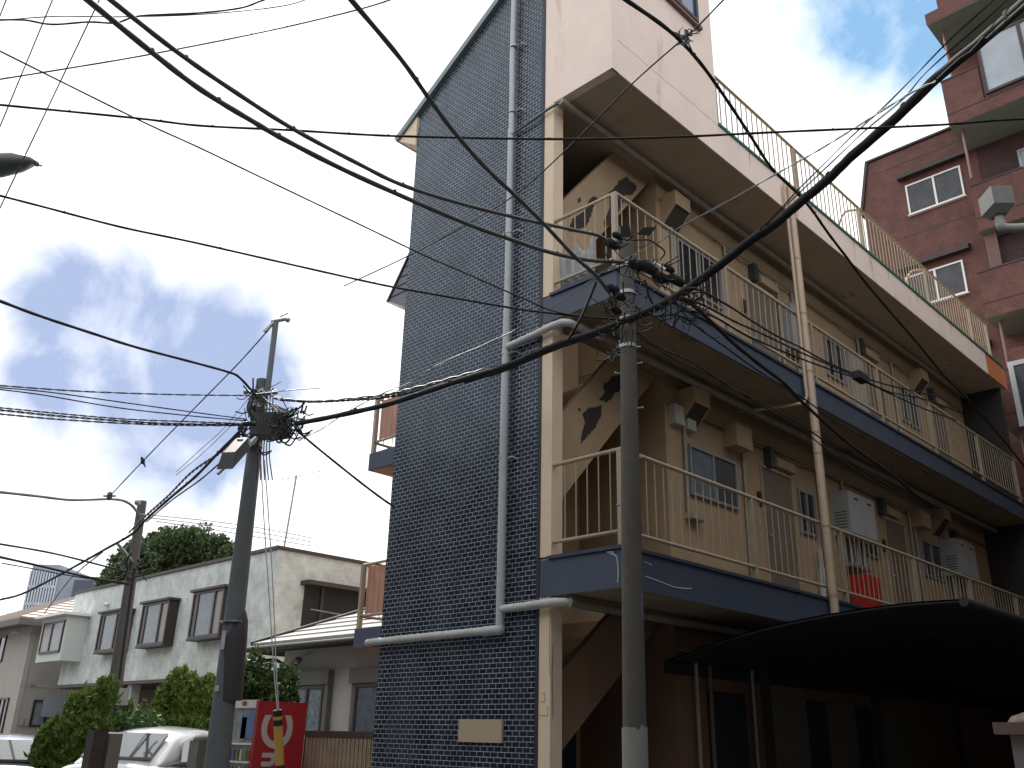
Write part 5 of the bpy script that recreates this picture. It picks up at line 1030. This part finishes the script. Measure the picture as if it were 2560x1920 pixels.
# bunch of wires from the pole head to the splice
for k in range(6): cable([(655+k*3, 990+k*3), (680+k*4, 1018), (705+k*4, 1042-k*2), (738, 1052+k*3)], (11.9, 11.1), 3.2, 'wire '+['nearest the pole', 'second from the pole', 'third from the pole', 'fourth from the pole', 'fifth from the pole', 'outermost'][k]+' in the bunch between the left pole head and the splice', CABG if k % 2 else CABM, twist=.6, group='bunch of splice wires')
bits(at(720, 1052, 11.1), 60, .17, .009, 77, .2).build('x', CABM); o = bpy.context.scene.objects[-1] if False else bpy.data.objects['x']; o.name = 'cable_splice'; tag(o, 'knotted black splice of many wires right of the left pole', 'cable splice')
# wires right of the centre pole
cable([(1715, 722), (1746, 724), (1824, 766), (1879, 802), (1944, 841), (2000, 868), (2063, 903), (2152, 941), (2215, 961), (2278, 976), (2354, 994)], (7.1, 13), 4.6, 'upper wire running along the top balcony rail to the right', CABM)
cable([(1720, 750), (1761, 764), (1835, 803), (1900, 832), (2000, 880), (2080, 915), (2152, 947), (2228, 981), (2304, 996), (2400, 1030)], (7.1, 13), 4.2, 'middle wire running along the top balcony rail to the right', CABM)
cable([(1700, 775), (1780, 790), (1860, 835), (1960, 880), (2060, 918), (2152, 950), (2240, 991), (2316, 1024), (2390, 1050)], (7.1, 13), 4.2, 'lower wire running along the top balcony rail to the right', CABM)
cable([(1700, 745), (1731, 761), (1792, 818), (1835, 859), (1900, 912), (1960, 958), (2000, 1000), (2069, 1063), (2129, 1114), (2231, 1187), (2292, 1238), (2350, 1270)], (7.0, 12), 9, 'thick black cable dropping right from the centre pole across the blue slab', CABM)
cable([(1640, 790), (1700, 790), (1760, 830), (1830, 880), (1900, 930), (2000, 990), (2100, 1060), (2250, 1140), (2400, 1230)], (7.1, 13), 4, 'thin wire looping under the top blue slab', CABM)
cable([(1590, 830), (1650, 870), (1730, 905), (1830, 970), (1930, 1020), (2030, 1080), (2150, 1170), (2300, 1260)], (7.2, 12), 4, 'thin wire crossing the dark soffit below the top slab', CABM)
cable([(1600, 845), (1700, 905), (1800, 950), (1880, 1000), (2000, 1070), (2100, 1150), (2250, 1240), (2400, 1330)], (7.2, 13), 3.2, 'lowest thin wire crossing the middle corridor', CABM)
m = MB(); q = at(2150, 942, 10.6); m.box(q.x-.12, q.x+.12, q.y-.05, q.y+.05, q.z-.05, q.z+.04); o = m.build('cable_joint', CABM, None, tuple(q)); tag(o, 'small black joint on the wires before the top corridor door', 'cable joint')
T1 = [(1548, -12), (1671, 75), (1747, 153), (1815, 247), (1875, 338), (1929, 420), (1992, 482), (2030, 525), (2069, 581), (2120, 648), (2165, 708), (2231, 786), (2292, 856), (2361, 940), (2430, 1010), (2500, 1090), (2580, 1190)]
cable(T1, (5, 12.5), 7, 'thick cable falling from top centre across the roof edge', CABM, beads=6)
cable([(1671, 75), (1700, 88), (1717, 102), (1735, 138), (1747, 155)], (5.9, 6.0), 4, 'short loop wire beside the diagonal cable junction', CABM)
bits(at(1712, 92, 5.9), 26, .045, .006, 90, .07, .02).build('y', STEEL); o = bpy.data.objects['y']; o.name = 'cable_junction'; tag(o, 'metal junction clamp where the thin messenger meets the diagonal cable', 'cable clamp')
cable([(1820, -12), (1740, 70), (1695, 108), (1580, 210), (1420, 370), (1290, 485), (1150, 570), (1020, 640), (860, 715)], (5.6, 9.0), 3.6, 'thin messenger wire crossing from top right down to the left behind the tiled wall edge', CABM)
for k, pts in enumerate(([(2520, -30), (2440, 40), (2361, 113), (2283, 194), (2205, 272), (2128, 342), (2050, 420), (1992, 478), (1949, 525), (1900, 575)], [(2540, -20), (2450, 62), (2369, 132), (2307, 190), (2256, 249), (2167, 323), (2097, 389), (2023, 459), (1957, 521), (1915, 565)])):
    cable(pts, (5.2, 6.6), 5, ['upper', 'lower'][k]+' wavy wire alongside the thick bundle at the upper right', CABM, twist=.12)
cable([(2462, 94), (2430, 130), (2400, 150), (2345, 200)], (5.1, 5.3), 12, 'thick lashing cable on the bundle near the red building window', CABM)
# yellow guard
m = MB(); g0, g1 = at(700, 1935, 9.5), at(694, 1780, 9.6); gx = (g1-g0).normalized(); m.tube([g0-gx*.9, g0, g1], .047, 14)
yg = m.build('guy_guard', mat('yellow_plastic', (.50, .31, .07), .5, var=.08), None, tuple(g0-gx*.9)); tag(yg, 'yellow and black striped guy wire guard in front of the vending machine', 'guy guard')
for f in (.10, .83, .985): m = MB(); p = g0.lerp(g1, f); m.tube([p-gx*.03+RT*.0, p+gx*.03], .049, 14); m.build('black_band', CABM, yg)
# street lamp whose tip reaches in at the upper left
sl_ = thing('street_lamp', at(-260, 480, 5.6), 'grey street lamp head poking in at the upper left edge', 'street lamp')
A = at(-160, 428, 5.6); B = at(88, 410, 6.0); dv = (B-A).normalized(); sd = dv.cross(Vector((0, 0, 1))).normalized()
m = MB(); rows = []
for f, w, h in ((0, .11, .085), (.35, .125, .095), (.7, .115, .09), (.9, .08, .06), (1.0, .03, .02)):
    p = A.lerp(B, f)
    for j in range(12):
        a = 2*math.pi*j/12; rows.append(p+sd*math.cos(a)*w+Vector((0, 0, 1))*math.sin(a)*h*(1 if math.sin(a) > 0 else .75))
m.add(rows, [(i*12+j, i*12+(j+1) % 12, (i+1)*12+(j+1) % 12, (i+1)*12+j) for i in range(4) for j in range(12)]+[tuple(range(11, -1, -1)), tuple(range(48, 60))], True)
m.build('lamp_head', mat('green_grey_lamp', (.10, .125, .11), .4, var=.1), sl_)
m = MB(); m.sphere(B+dv*.01, .02, 6, 4); m.tube([B, B+dv*.05-Vector((0, 0, .02))], .008, 5); m.build('latch', STEEL, sl_)
m = MB(); p = at(-160, 428, 5.6); m.tube(spline([p, p-dv*.5-Vector((0, 0, .05)), p-dv*1.2-Vector((0, 0, .5)), Vector(((p-dv*1.3).x, (p-dv*1.3).y, 0))], 5), .04, 8); m.build('lamp_arm', STEEL, sl_)
